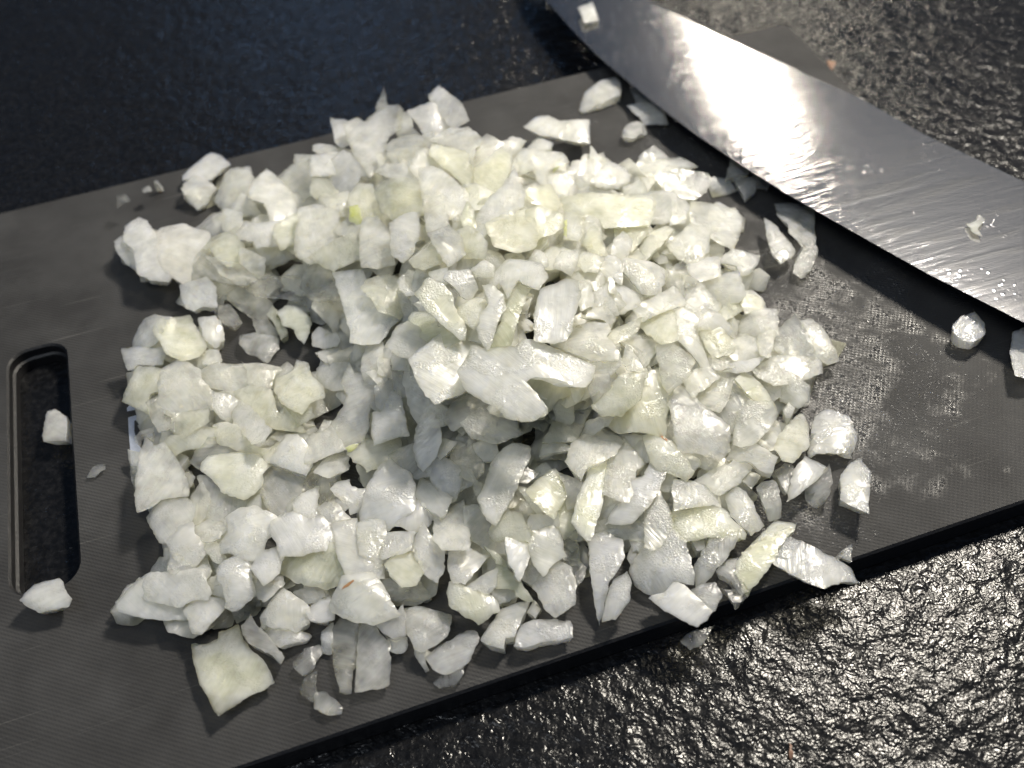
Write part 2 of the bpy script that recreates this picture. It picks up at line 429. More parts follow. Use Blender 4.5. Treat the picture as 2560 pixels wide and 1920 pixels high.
def chip(poly, t, rng, bow=None, step=0.0009, grid=0.0014, jag=0.00030):
    """solid chip from a 2-D outline (m): bowed, uneven top and base, ragged cut edges. returns verts, faces"""
    a = np.array(poly)
    area = 0.5*np.sum(a[:, 0]*np.roll(a[:, 1], -1)-np.roll(a[:, 0], -1)*a[:, 1])
    if area < 0: a = a[::-1]; area = -area
    if area > 4e-4: step, grid = 0.0011, 0.0019
    # knock the corners off a little, then walk the outline
    b = np.roll(a, -1, 0); ln = np.linalg.norm(b-a, axis=1); f = np.minimum(0.06, 0.0002/np.maximum(ln, 1e-6))[:, None]
    a = np.stack([a*(1-f)+b*f, a*f+b*(1-f)], 1).reshape(-1, 2)
    ring = []
    sx = rng.uniform(0, 90)
    for i in range(len(a)):
        p, q = a[i], a[(i+1) % len(a)]; d = np.linalg.norm(q-p); m = max(1, int(d/step))
        nn = np.array((q-p)[::-1])*(1, -1)/max(d, 1e-9)
        for k in range(m):
            x = p+(q-p)*k/m
            off = jag*(noise.noise(Vector((x[0]*420+sx, x[1]*420, 1)))*1.7+noise.noise(Vector((x[0]*1500+sx, x[1]*1500, 5)))*0.9)
            if 0 < k: x = x+nn*off
            ring.append((float(x[0]), float(x[1])))
    n = len(ring); R = np.array(ring)
    lo, hi = R.min(0), R.max(0); inner = []
    y = lo[1]
    while y < hi[1]:
        x = lo[0]
        while x < hi[0]:
            px, py = x+rng.uniform(-.3, .3)*grid, y+rng.uniform(-.3, .3)*grid
            if inside(px, py, ring) and edge_dist(px, py, ring) > grid*0.42: inner.append((px, py))
            x += grid
        y += grid
    v2 = [Vector(p) for p in ring+inner]
    vo, _, fo, ov, _, _ = delaunay_2d_cdt(v2, [(k, (k+1) % n) for k in range(n)], [], 1, 1e-8)
    V = np.array([(p.x, p.y) for p in vo])
    back = [-1]*n
    for k, src in enumerate(ov):
        for q in src:
            if q < n: back[q] = k
    onr = np.zeros(len(V), bool)
    for k in back:
        if k >= 0: onr[k] = True
    cen = R.mean(0); ext = max(hi-lo)/2
    ang = rng.uniform(0, math.pi); dx, dy = math.cos(ang), math.sin(ang)
    if bow is None: bow = rng.choice((-1, 1, 1))*rng.uniform(0.05, 0.22)
    Q = V-cen; s1 = (Q[:, 0]*dx+Q[:, 1]*dy)/ext; s2 = (-Q[:, 0]*dy+Q[:, 1]*dx)/ext
    w0 = -bow*ext*0.8*s1**2 - bow*ext*0.18*s2**2
    sd = rng.uniform(0, 200)
    nz = np.array([noise.noise(Vector((p[0]*150+sd, p[1]*150, 0)))*0.00028+noise.noise(Vector((p[0]*420, p[1]*420+sd, 2)))*0.00006 for p in V])
    nb_ = np.array([noise.noise(Vector((p[0]*170+sd+40, p[1]*170, 7)))*0.0005 for p in V])
    kf = rng.uniform(0, 6.28); fold = np.maximum(0, Q[:, 0]*math.cos(kf)+Q[:, 1]*math.sin(kf)-rng.uniform(0.1, 0.5)*ext)*rng.uniform(0, 0.45)
    k = min(1.0, t/0.002)
    wt = w0+nz*k-fold-np.where(onr, min(0.00022, t*0.12), 0)
    tap = rng.uniform(0.12, 0.42); sh = np.array((rng.uniform(-.25, .25), rng.uniform(-.25, .25)))*t
    VB = cen+(V-cen)*(1-tap)+sh
    wedge = rng.uniform(-.25, .25)
    wb = w0-t*(1+wedge*s1)+nb_*k-fold+np.where(onr, min(0.0002, t*0.1), 0)
    wb = np.minimum(wb, wt-0.0003)
    m = len(V)
    verts = [(V[i][0], V[i][1], wt[i]) for i in range(m)]+[(VB[i][0], VB[i][1], wb[i]) for i in range(m)]
    faces = []
    for f in fo:
        f = list(f)
        A = V[f]; ar = np.sum(A[:, 0]*np.roll(A[:, 1], -1)-np.roll(A[:, 0], -1)*A[:, 1])
        if ar < 0: f = f[::-1]
        faces.append(tuple(f)); faces.append(tuple(i+m for i in f[::-1]))
    bk = [q for q in back if q >= 0]
    # mid ring on the walls for a broken, slightly rounded side
    base = len(verts)
    if t > 0.0022:
        for q in bk:
            mid = (np.array(verts[q])+np.array(verts[q+m]))/2
            o2 = (mid[:2]-cen)*(0.0+0.03*noise.noise(Vector((mid[0]*600, mid[1]*600, sd))))
            verts.append((mid[0]+o2[0], mid[1]+o2[1], mid[2]))
        for i in range(len(bk)):
            j = (i+1) % len(bk)
            faces.append((bk[j], bk[i], base+i, base+j)); faces.append((base+j, base+i, bk[i]+m, bk[j]+m))
    else:
        for i in range(len(bk)):
            j = (i+1) % len(bk); faces.append((bk[j], bk[i], bk[i]+m, bk[j]+m))
    return np.array(verts), faces

def place(polypx, t, dz, tone, seed, flat=False, zbase=None, tiltmax=None, grow=1.0, floor=0.0004):
    """piece whose outline was read off the photograph, given its own distance, tilt, thickness"""
    rng = random.Random(seed)
    P = np.array(polypx, float); c = P.mean(0)
    if grow != 1.0: P = c+(P-c)*grow
    if zbase is None:
        h = height(*c)+dz/1000.0
        e = 26.0
        gx = surf(c[0]+e, c[1])-surf(c[0]-e, c[1]); gy = surf(c[0], c[1]-e)-surf(c[0], c[1]+e)
        n = np.cross(gx, gy); n = unit(n if n[2] > 0 else -n)
        n = unit(n*0.45+np.array((0, 0, 0.65)))
    else:
        h = zbase; n = np.array((0, 0, 1.0))
    C = at_z(c[0], c[1], max(h, 0.0012 if zbase is None else h))
    vdir = unit(CAM-C)
    tm = (22 if h > 0.007 else 9) if tiltmax is None else tiltmax
    if tiltmax is None and np.ptp(P, 0).max() > 150: tm *= 0.5
    n0 = n
    best = None
    for _ in range(30):
        a, m = rng.uniform(0, 2*math.pi), math.tan(rad(rng.uniform(0.25, 1)*tm))
        ux = unit(np.cross((0, 1, 0), n0)); uy = np.cross(n0, ux)
        q = unit(n0+ux*math.cos(a)*m+uy*math.sin(a)*m)
        if q @ vdir > 0.58 and q[2] > 0.3: best = q; break
    n = best if best is not None else unit(n0+vdir*0.5)
    if dz >= 3 and zbase is None:
        q = 0.0 if np.ptp(P, 0).max() > 220 else 0.16
        n = unit(np.array((0.05+rng.uniform(-q, q), rng.uniform(-q, q), 0.85))+vdir*0.3)
    ux = unit(np.cross((0, 1, 0), n)); uy = np.cross(n, ux)
    poly = []
    for u, v in P:
        X = at_plane(u, v, n, C)-C; poly.append((float(X @ ux), float(X @ uy)))
    verts, faces = chip(poly, t/1000.0, rng)
    W = C+verts[:, :1]*ux+verts[:, 1:2]*uy+verts[:, 2:3]*n
    lo = W[:, 2].min()
    if lo < floor:                                        # rest on the surface below instead of sinking into it
        W[:, 2] += min(floor-lo, 0.0012)
        W[:, 2] = np.maximum(W[:, 2], floor + 0.00005*np.arange(len(W)) % 0.0001)
    elif zbase is None and h < 0.0065 and lo > floor:
        drop = lo-floor                                    # thicken the base so low pieces stand on the board
        m = (len(W))
        half = verts[:, 2] < -t/2000.0
        W[half, 2] -= drop
    return C, W, faces, tone, seed

def finish(name, rec, label, cat, group, mat=M_ONION):
    C, W, faces, tone, seed = rec
    base = np.array((C[0], C[1], W[:, 2].min()))
    o = mesh_obj(name, W-base, faces, mat, None, 27)
    o.location = base
    rng = random.Random(seed*7+1)
    k = rng.uniform(0.96, 1.02); c = TONE[tone]; yl = rng.uniform(0.94, 1.02)
    o.color = (c[0]*k, c[1]*k, c[2]*k*yl, 1.0-CLEAR[tone]*rng.uniform(0.75, 1.12))
    return tag(o, label, cat, group)

DATA = """
# crop A 200 180 3.456
w 6 1|chunky dice of onion at the board's back edge, upper of a touching pair @the back edge dice|885,880 1060,740 1130,700 1230,740 1300,800 1240,840 1140,940 960,930 890,930
w 5 2|rounded dull white onion piece tucked under the chunky dice at the back edge|890,960 980,890 1060,900 1180,995 1100,1080 1005,1120 890,1050
w 6 1|knobbly white onion piece just right of the touching pair at the back edge|1245,880 1300,860 1430,870 1490,950 1460,1050 1380,1110 1310,1200 1200,1130 1160,1070 1230,960
w 4 1|-|1390,1040 1480,1110 1530,1190 1380,1240 1300,1190
w 5 3|smooth five-sided onion slab standing clear at the heap's upper left @the five-sided slab|1500,975 1620,855 1690,910 1800,1030 1850,1150 1830,1250 1660,1260 1600,1120 1480,1070
w 4 1|-|1240,1180 1390,1220 1400,1340 1300,1370 1240,1340
c 1 0|tiny clear triangular onion shard alone near the board's back edge|320,1070 380,1060 420,1100 325,1155
c 1 0|tiny onion crumb by the board's back edge, lower of two|545,1010 590,985 615,1020 560,1035
c 1 0|tiny onion crumb touching the board's back edge, upper of two|640,940 690,930 695,958 640,965
w 7 3|knobbly white onion lump overhanging at the heap's far left end @the far left lump|390,1310 490,1240 560,1290 640,1400 690,1510 690,1600 750,1700 720,1735 600,1741 500,1700 470,1530 390,1450
b 4 -2|bluish translucent onion bit peeking out behind the far left lump|320,1480 390,1430 450,1500 500,1700 400,1630 330,1540
p 6 2|rough pinkish white onion lump, second from the heap's far left end|700,1310 870,1310 960,1370 1080,1400 1090,1450 1020,1560 960,1640 940,1750 910,1790 850,1760 740,1680 690,1590 640,1400
c 4 -2|-|1000,1340 1130,1230 1230,1250 1250,1370 1120,1400 1080,1350
y 4 2|-|1040,1520 1140,1420 1250,1390 1330,1420 1390,1490 1350,1640 1260,1650 1180,1600 1130,1510
w 4 1|-|1340,1420 1440,1290 1540,1310 1690,1270 1700,1380 1680,1470 1530,1500 1500,1450
y 4 0|-|1710,1310 1870,1240 1900,1300 1880,1430 1750,1490 1700,1390
w 3 3|flat white onion flake with fine pleats, left of the green sliver @the pleated flake|1890,1180 2030,1140 2200,1210 2230,1330 2200,1450 2190,1500 2130,1550 1990,1580 1880,1540 1870,1430 1900,1310
c 5 -1|-|1730,920 1840,830 1960,790 2020,870 1990,990 1880,1100 1800,1010
b 4 -2|-|1870,720 2010,730 2030,840 1940,830 1870,780
# crop B 780 180 3.456
w 3 1|narrow onion flake at the heap's upper left rim, pointing left|20,600 60,600 230,650 370,660 200,690 80,700 20,660
w 4 2|-|20,720 200,690 370,690 410,720 430,800 340,850 150,870 20,870
w 3 3|pointed onion shard sticking up highest at the back of the heap @the highest shard|1020,200 1090,105 1170,180 1280,270 1330,390 1240,440 1190,440 1050,280
w 3 2|winged white flake pointing left just below the highest shard|840,330 1000,270 1050,270 1180,430 1170,480 1060,540 970,520 930,450
c 2 -2|thin blurred onion spike rising behind the heap against the dark counter|550,360 570,280 620,190 650,310 640,340
w 3 2|broad white flake with a round top at the heap's back left @the round-topped flake|310,460 420,410 470,440 540,380 640,330 720,330 760,370 730,470 740,500 650,560 620,660 600,760 510,860 400,700 340,580
w 3 0|small notched onion piece at the left shoulder of the round-topped flake|190,440 280,440 330,470 330,570 340,600 260,630 220,590
b 4 -2|-|740,490 790,370 850,390 860,480 930,540 760,540
w 6 3|bright rough onion lump with crumbly cut face at the heap's back @the crumbly lump|640,640 700,580 850,550 930,560 930,660 880,720 830,800 740,790 680,720
c 4 -2|grey translucent onion bit between the crumbly lump and the highest shard|930,560 1030,530 1050,590 1010,660 940,690
w 4 2|-|130,810 270,690 430,800 490,890 400,890 340,990 280,1050 180,1000
y 4 0|-|20,1050 40,930 150,950 180,1010 280,1050 100,1110
w 3 1|-|570,870 650,800 780,800 840,840 930,900 880,940 750,930
w 4 0|-|930,690 1040,670 1040,760 1020,820 950,830 940,900 870,820
w 4 2|-|1050,600 1180,460 1330,460 1440,570 1440,620 1400,650 1380,800 1300,680 1200,640
y 4 1|onion slice with a pale green stripe, below the highest shard @the green-striped slice|1040,700 1060,600 1200,640 1310,680 1390,860 1390,940 1340,990 1200,850 1130,810
w 4 0|-|1400,660 1510,560 1620,620 1560,700 1420,830
y 5 2|smooth pale onion cup right of the green-striped slice @the smooth pale cup|1410,990 1430,830 1620,650 1690,720 1700,830 1640,970 1560,1040
w 3 0|-|1640,620 1740,570 1830,600 1790,660 1720,730
b 3 -1|-|1890,640 1960,580 2060,600 2040,680 1930,680
w 4 1|-|1720,740 1850,660 2000,690 2130,690 2190,760 2040,830 2020,950 1960,930 1920,840 1790,850
w 5 4|smooth bright onion slab leaning in the upper middle of the heap @the leaning bright slab|950,830 1060,820 1170,890 1330,1040 1350,1090 1320,1180 1280,1250 1160,1230 1060,1130 980,1080
y 4 2|-|320,1160 330,1050 400,960 510,980 560,1140 590,1210 540,1270 440,1250 390,1160
y 4 2|wide yellowish onion slab just above and right of the green sliver|530,990 620,930 860,925 920,1000 950,1090 930,1200 700,1240 600,1170
G 2 5|bright green onion sliver in the upper left of the heap @the green sliver|325,1165 395,1155 435,1265 400,1315 325,1275
y 4 0|-|1330,1010 1420,1000 1560,1040 1460,1180 1410,1190
g 4 2|green tinted onion piece sunk beside the leaning bright slab|1290,1260 1340,1130 1400,1200 1410,1380 1310,1320
w 3 4|upright sparkling strip of onion below the leaning bright slab|970,1130 1110,1090 1140,1170 1180,1330 1080,1390 1000,1360
w 3 4|tall white onion fin in the upper middle of the heap @the tall white fin|1420,1250 1530,1110 1640,1000 1730,840 1810,1050 1800,1160 1700,1230 1620,1260 1530,1340 1450,1410
y 5 3|-|1530,1340 1720,1190 1830,1170 1880,1230 1940,1420 1900,1510 1780,1540 1600,1500
y 5 4|onion dice with a glittering wet square face in the heap's upper middle @the glittering dice|1870,1200 1980,1170 2150,1240 2160,1330 2060,1390 1920,1430
y 4 1|-|1810,1060 1920,990 2060,980 2150,1130 2080,1190 1960,1150
w 4 1|-|2050,900 2140,880 2212,940 2212,1200 2160,1240 2110,1100 2040,1020
w 4 3|glossy white onion piece with wet glints below the green sliver @the glinting glossy piece|430,1330 450,1270 560,1270 640,1360 680,1500 690,1620 560,1659 440,1640 420,1500
w 4 2|-|680,1310 800,1240 910,1220 910,1400 860,1520 780,1590 700,1540
y 4 1|-|840,1600 900,1520 980,1400 1060,1430 1130,1560 1100,1620 960,1680 880,1660
w 3 3|-|1010,1390 1180,1340 1280,1430 1300,1540 1170,1650 1090,1530
y 4 2|-|1250,1380 1350,1330 1450,1400 1500,1470 1480,1590 1300,1560
y 3 0|-|200,1380 310,1290 400,1320 400,1430 330,1420
y 4 1|-|0,1600 190,1470 330,1400 420,1500 420,1600 200,1700
w 3 1|-|100,1110 280,1100 310,1170 280,1250 180,1220
# crop C 1300 180 3.456
w 7 2|lone ridged onion wedge behind the heap near the knife's edge @the lone ridged wedge|515,290 560,180 700,80 820,40 865,100 865,210 700,280 540,320
w 6 2|lone long onion bit with a pointed left end behind the heap|70,460 170,390 250,380 340,420 560,400 565,550 370,550 190,530
w 5 2|lone slanted onion block right beside the knife's edge behind the heap|920,280 1190,275 1240,340 1275,415 1070,440 990,370
c 3 0|shaded onion bit half under the knife, above the slanted block|960,150 1080,150 1190,240 1190,275 1010,270
c 2 0|clear wet onion scrap on the board below the slanted block|890,510 950,410 1080,440 1090,490 990,560 900,550
c 6 2|uppermost of three small onion bits in the knife's shadow|1790,900 1820,770 1900,760 1990,830 1960,900 1880,900
c 5 1|lowest of three small onion bits in the knife's shadow|1850,920 1930,880 2040,940 2030,1010 1950,1060 1890,1000
c 4 0|rightmost of three small onion bits in the knife's shadow, under the edge|2000,900 2100,850 2160,920 2140,990 2050,980
w 4 3|ragged white flake at the heap's back right corner @the ragged back flake|1190,900 1300,830 1450,870 1590,900 1620,950 1580,1030 1490,1090 1380,1080 1270,1030 1220,960
c 4 -1|-|1050,830 1190,780 1340,760 1450,840 1300,830 1190,900 1130,1000 1060,1040 1040,900
c 3 -2|-|940,860 1030,770 1140,750 1060,830 980,900
w 2 2|sharp white onion spike poking up from the heap's back right rim @the back right spike|605,800 615,645 660,700 710,820 650,880
w 4 2|-|710,830 800,770 920,770 940,920 850,980 700,960 640,920
w 4 1|-|470,770 600,750 620,800 650,880 600,980 450,950 420,870
w 4 1|-|240,900 420,880 460,960 440,1060 330,1060 250,1000
w 3 0|-|910,990 1030,930 1070,1000 1060,1050 930,1050
y 4 4|long pale rectangular strip lying across the heap's upper right @the long pale strip|370,1200 390,1070 640,1050 860,1070 1080,1040 1120,1090 1070,1280 860,1310 730,1320 690,1250 400,1250
w 4 2|-|1080,1050 1250,1030 1340,1060 1320,1280 1200,1280 1080,1280
w 4 1|-|1340,1070 1500,1160 1480,1280 1310,1300
w 3 2|broad translucent slab with a straight right edge at the heap's right shoulder @the right shoulder slab|1500,1160 1700,1160 1870,1190 1910,1260 1870,1410 1820,1530 1690,1440 1500,1350
w 4 3|fuzzy white onion piece with a tiny dark speck, right side of heap @the speckled piece|1290,1490 1400,1390 1490,1300 1630,1340 1620,1500 1540,1640 1380,1590
y 4 0|-|860,1300 1000,1290 1080,1340 1060,1400 970,1500 850,1400
y 3 2|leaf-shaped pale yellow onion slice below the long pale strip|1020,1580 1110,1380 1250,1310 1310,1370 1220,1480 1090,1590
y 4 1|-|560,1460 600,1360 640,1330 700,1420 740,1560 680,1560 600,1540
w 4 2|-|800,1580 830,1440 900,1380 980,1430 960,1510 900,1640
y 3 -2|-|520,1250 700,1260 710,1370 650,1330 590,1390
y 3 0|-|400,1250 500,1270 530,1380 500,1450 400,1430
G 1.5 5|thin vertical green onion sliver right of the glittering dice|370,1290 402,1270 402,1410 375,1395
G 1.5 5|tiny green onion fleck at the heap's back rim|288,855 298,780 342,748 332,820
# crop D 1700 460 2.572
w 5 3|narrow pointed onion shard standing on the board beside the bent grey strip @the narrow shard|545,210 610,260 740,400 730,440 650,500 590,440 560,340
c 5 2|bent greyish onion strip on the board beside the knife's shadow @the bent grey strip|620,110 720,100 865,150 860,310 885,440 850,520 790,555 735,530 750,480 790,410 700,330 690,270 630,210
w 8 4|lone round onion bit near the knife's edge on the open right board|1750,930 1800,870 1890,840 1955,910 1950,980 1880,1030 1820,1020 1760,970
w 7 4|lone onion chunk cut off by the picture's right side|2140,960 2212,930 2260,960 2280,1240 2212,1250 2150,1240 2120,1090
w 4 3|ridged translucent onion piece at the heap's rightmost tip, left half|610,970 740,870 830,1000 850,1110 690,1110 620,1060
w 4 3|triangular translucent onion piece forming the heap's rightmost tip @the rightmost tip piece|770,870 850,845 920,920 1035,1110 960,1135 860,1090 830,980
w 4 2|-|500,1180 620,1110 890,1110 890,1200 760,1260 620,1280 530,1230
w 4 2|-|650,1280 700,1240 790,1260 840,1300 830,1390 760,1440 650,1380
w 3 1|-|660,1450 700,1400 740,1440 700,1530
w 4 2|-|390,900 440,800 610,800 615,960 500,1000 430,970
w 3 3|-|500,990 560,930 605,960 580,1110 520,1090
y 4 2|-|400,760 420,700 490,690 540,750 530,800 430,810
y 4 1|-|250,830 320,740 410,730 410,800 310,860
w 3 4|white onion fold with a sharp right corner on the heap's right slope @the sharp white fold|110,900 200,805 260,840 370,975 260,930 140,930
y 5 1|-|130,930 260,930 340,1020 340,1060 220,1110 170,1030
w 3 3|-|55,540 60,480 150,460 240,460 250,580 110,610
w 3 3|flat white onion square on the heap's right shoulder, its right edge ragged @the flat white square|105,610 250,590 360,560 400,690 360,720 220,745 150,680
w 4 1|-|250,500 350,420 500,460 490,510 440,570 380,580 370,520
# crop E 200 620 3.456
c 5 2|translucent onion slab forming the heap's lower left lip @the lower left lip|950,170 1110,0 1140,80 1180,160 1230,220 1400,250 1400,305 1230,290 1090,245 950,300
c 5 1|-|1100,60 1280,120 1380,120 1500,200 1520,230 1400,300 1250,230
c 5 1|-|1440,310 1540,240 1690,260 1900,240 1970,430 1960,500 1850,450 1700,420 1540,410 1480,360
c 5 1|-|1380,0 1590,90 1560,200 1520,230 1390,130
c 5 1|-|1920,240 2000,140 2212,200 2212,430 2100,430 1960,400 1910,330
b 7 3|small bluish white onion dice below the heap's lower left lip|880,340 1080,270 1150,340 1160,500 1040,500 990,530 930,510 900,440
c 4 -1|-|1090,250 1310,310 1220,440 1160,500 1150,340
c 4 -1|-|1310,310 1430,330 1640,470 1600,600 1480,590 1320,480 1260,420
c 4 1|-|1200,500 1290,480 1370,580 1400,650 1330,690 1220,640 1190,580
w 6 2|wet glinting onion dice at the left of the dark hollow|1030,620 1180,600 1240,700 1250,780 1170,850 1080,800
c 5 1|-|1050,870 1190,870 1230,960 1190,1010 1060,1000
c 3 0|large oval grey onion slice lying in the dark hollow @the dark hollow|1400,760 1520,735 1700,780 1700,850 1600,950 1460,910 1390,830
c 3 0|-|1500,630 1620,620 1720,740 1690,780 1540,750
g 3 4|thin greenish onion curl hanging over the dark hollow|1610,570 1660,490 1710,540 1700,600 1790,710 1780,750 1730,780 1690,680
g 3 5|cupped translucent onion flake hanging into the dark hollow, right of the curl|1700,550 1770,490 1870,500 1960,570 2000,640 1980,720 1930,810 1870,760 1850,700 1760,670
c 4 0|-|1990,500 2160,490 2200,600 2080,640 2000,600
b 5 3|glassy rounded onion lump at the left end below the lip @the glassy lump|470,730 560,620 640,590 720,640 690,720 650,800 560,850 460,830 440,790
y 6 4|creamy wet onion lump right of the glassy lump at the left|690,650 800,630 940,620 970,680 1040,770 1060,830 1010,900 880,950 760,900 720,820 660,720
b 5 1|-|390,890 520,860 690,870 720,940 700,1010 520,1000 440,1050 420,1020
y 4 2|flat pale onion slab with a sharp corner jutting left over the board @the jutting slab|480,1010 700,1015 720,1090 690,1230 600,1260 570,1350 580,1430 350,1320 380,1230
w 8 4|bright fibrous white onion dice right of the jutting slab @the fibrous dice|720,1060 830,990 920,1000 1010,1060 1020,1130 1080,1190 1080,1310 1000,1370 850,1415 720,1370 670,1330 700,1250 690,1180
c 4 2|translucent onion piece just right of the printed mark, below the fibrous dice|560,1320 690,1250 690,1340 860,1420 860,1630 780,1560 680,1590 620,1500 590,1400
y 4 2|-|770,1450 1080,1390 1080,1490 900,1630 800,1570
c 4 1|-|1030,1090 1110,1030 1190,1000 1430,1040 1450,1150 1390,1240 1380,1270 1250,1210 1080,1190
w 6 4|boxy white onion dice with a pointed corner, just below the dark hollow @the boxy pointed dice|1400,950 1450,990 1740,1010 1750,1040 1690,1080 1640,1230 1560,1230 1450,1150 1450,1040
y 5 4|creamy many-cornered onion piece right of the boxy pointed dice|1700,1080 1840,1050 1860,950 1960,1010 1980,1090 2070,1180 2080,1260 1980,1300 1910,1390 1760,1310 1700,1200
y 4 0|-|1390,1260 1500,1210 1640,1250 1690,1410 1750,1330 1860,1520 1690,1510 1600,1490 1450,1360
w 3 2|-|1140,1240 1190,1260 1280,1270 1380,1330 1330,1410 1310,1490 1220,1450 1160,1380
w 4 4|smooth white onion lobe leaning on a cupped slice, left front of heap|1330,1440 1400,1335 1520,1440 1640,1580 1590,1690 1500,1700 1400,1570 1340,1510
y 4 3|cupped creamy onion slice with thin rim, left front of the heap @the cupped creamy slice|1150,1510 1240,1490 1350,1530 1400,1590 1490,1690 1590,1700 1560,1760 1400,1740 1230,1690 1190,1640
y 4 -1|-|1750,1340 1960,1380 1990,1450 1860,1530 1780,1470
# crop F 780 620 3.456
w 3 3|star-shaped white onion flake with several points, left of the heap's centre @the star-shaped flake|270,1180 330,1030 370,1100 420,1110 600,1100 620,1150 710,1160 640,1230 600,1280 570,1400 540,1400 500,1370 480,1440 490,1500 440,1610 300,1640 200,1580 190,1480 300,1340 320,1270
w 4 2|upright onion strip rising behind the star-shaped flake|440,950 470,830 580,780 600,830 600,1000 610,1100 440,1110 430,1030
w 4 4|trapezoid onion piece covered in sharp sparkles, right of the star-shaped flake @the sparkling trapezoid|540,1420 600,1420 680,1260 740,1260 770,1400 810,1590 740,1600 550,1670 530,1560
w 3 10|big hooked white flap, the largest onion piece, at the heap's centre @the hooked flap|1340,1060 1420,950 1440,870 1560,900 1700,890 1790,880 1820,830 1900,820 2212,910 2370,950 2350,1060 2290,1150 2212,1160 2080,1120 1920,1110 1850,1150 1930,1230 2010,1340 2010,1380 1920,1430 1820,1440 1700,1410 1620,1320 1540,1290 1400,1200
w 9 6|large white onion cube with a wet top, left of the hooked flap @the large white cube|880,960 950,890 1110,770 1180,750 1300,780 1430,880 1420,960 1340,1040 1350,1150 1280,1200 1080,1290 1010,1230 930,1090
w 3 8|very sparkly four-cornered onion flake upper left of the large white cube @the sparkly flake|660,850 740,700 830,650 900,690 1000,800 980,850 870,940 780,920
y 4 3|ragged onion piece with a yellow rim above the sparkly flake @the ragged yellow piece|450,340 500,280 640,240 760,270 770,350 830,400 780,520 740,570 640,540 590,530 540,440
w 6 5|small round onion nub right of the ragged yellow piece|750,290 830,200 930,210 950,300 890,390 820,400 770,350
y 3 5|long smooth yellowish onion slab leaning above the large white cube @the leaning yellow slab|920,420 1030,290 1120,330 1200,410 1240,560 1300,650 1300,760 1260,760 1100,620 980,500
y 3 1|-|1020,210 1160,160 1170,290 1120,330 1040,280
w 4 3|-|1150,260 1190,200 1350,190 1420,330 1370,400 1290,380 1230,320
y 4 1|-|1370,180 1480,100 1560,150 1560,230 1420,240
w 3 4|white arch-shaped onion piece above the hooked flap @the white arch|1550,330 1570,220 1700,110 1850,110 1960,140 2000,240 1930,340 1850,310 1780,270 1700,390 1640,280
w 3 5|slender upright white flake with wavy sides above the hooked flap @the wavy upright flake|1440,680 1460,560 1530,490 1480,350 1560,350 1640,420 1660,520 1600,620 1560,770 1520,830 1450,740
g 3 0|translucent slice with green streaks right of the wavy upright flake|1620,690 1700,480 1790,330 1850,390 1780,560 1700,830 1540,840
y 3 -1|-|1300,760 1370,660 1440,680 1520,820
y 3 0|-|1270,540 1380,440 1480,460 1450,560 1440,680 1360,640 1290,600
b 5 3|big bluish grey onion slab hanging over the right of the dark hollow @the bluish slab|230,290 450,270 540,440 600,540 750,580 660,640 560,770 440,790 345,780 350,720 310,560
c 5 0|-|0,140 90,170 210,200 220,380 180,440 60,430 0,400
g 3 0|-|860,680 880,560 990,570 1150,680 1210,750 1040,830 930,720
w 5 3|lobed onion bit at the right edge of the dark hollow|0,740 60,680 150,730 200,730 240,790 210,850 90,870 10,850
c 4 0|-|70,920 200,850 300,960 290,1000 150,1000
w 4 1|-|50,1040 100,1010 290,990 350,1050 280,1150 270,1200 180,1210 60,1170
c 3 -1|-|330,930 470,800 440,960 400,1000
y 4 0|-|690,910 810,940 810,1030 700,1030
c 4 -2|-|700,1040 820,1040 870,1130 830,1250 730,1250
c 5 0|-|830,1180 860,1090 960,1110 1040,1300 1130,1370 1100,1470 940,1500 880,1390
b 3 1|smooth bluish translucent flake below the large white cube|1170,1480 1220,1350 1350,1280 1480,1280 1530,1340 1400,1460 1240,1560
c 4 0|-|1350,1530 1480,1420 1700,1450 1750,1600 1600,1659 1420,1620
c 3 0|-|1530,1380 1600,1310 1700,1430 1660,1450 1550,1420
# crop G 1300 620 3.456
y 3 1|-|80,100 140,15 210,50 240,140 200,170
c 4 -1|-|1300,290 1320,200 1430,130 1450,230 1520,280 1480,350 1400,400
c 7 2|grey translucent onion cube with a wet top on the heap's right slope @the grey wet cube|880,150 920,100 1260,130 1240,260 1190,380 1060,350 980,260
w 5 3|-|680,190 750,50 830,80 880,150 870,290 760,240
y 4 2|-|500,110 550,20 720,80 700,130 660,200 560,190
w 4 1|-|300,140 360,20 500,20 490,110 440,190
y 2 4|tiny upright yellow onion splinter left of the grey wet cube|765,260 800,250 830,390 780,380
w 4 5|upright pale rectangular onion slab right of the heap's centre @the upright rectangular slab|150,780 150,600 180,440 200,380 380,310 480,340 500,430 470,540 440,640 440,690 390,770 300,795
w 3 3|-|480,330 580,280 640,400 620,470 530,520 490,430
w 4 2|-|650,390 760,320 880,330 1050,390 1060,460 850,560 700,520 640,450
y 3 0|-|580,580 700,520 860,540 790,640 770,700 740,620
w 4 3|broad sparkling onion piece right of the upright rectangular slab @the broad sparkling piece|310,800 450,690 620,620 740,640 770,710 730,760 820,860 820,930 620,930 440,860
y 4 3|-|1040,630 1130,560 1290,520 1330,580 1350,760 1280,790 1220,800 1100,710
w 4 2|-|1020,500 1140,440 1310,350 1350,380 1420,490 1300,520 1100,580
w 4 4|long white onion strip pointing down the heap's right slope @the long white strip|1300,540 1400,510 1480,550 1540,640 1500,690 1560,800 1640,950 1590,1000 1500,900 1370,770 1350,690
c 4 0|-|1420,480 1460,370 1530,290 1640,430 1700,480 1600,640 1530,630
c 2 5|fan-shaped translucent onion shell right of the hooked flap @the fan-shaped shell|1190,900 1200,840 1300,830 1400,890 1490,970 1430,1100 1290,1220 1240,1150
y 4 1|-|740,750 850,680 1030,620 1000,720 900,790 800,820
w 3 2|-|890,960 920,850 960,870 1060,1040 1000,1050 930,1040
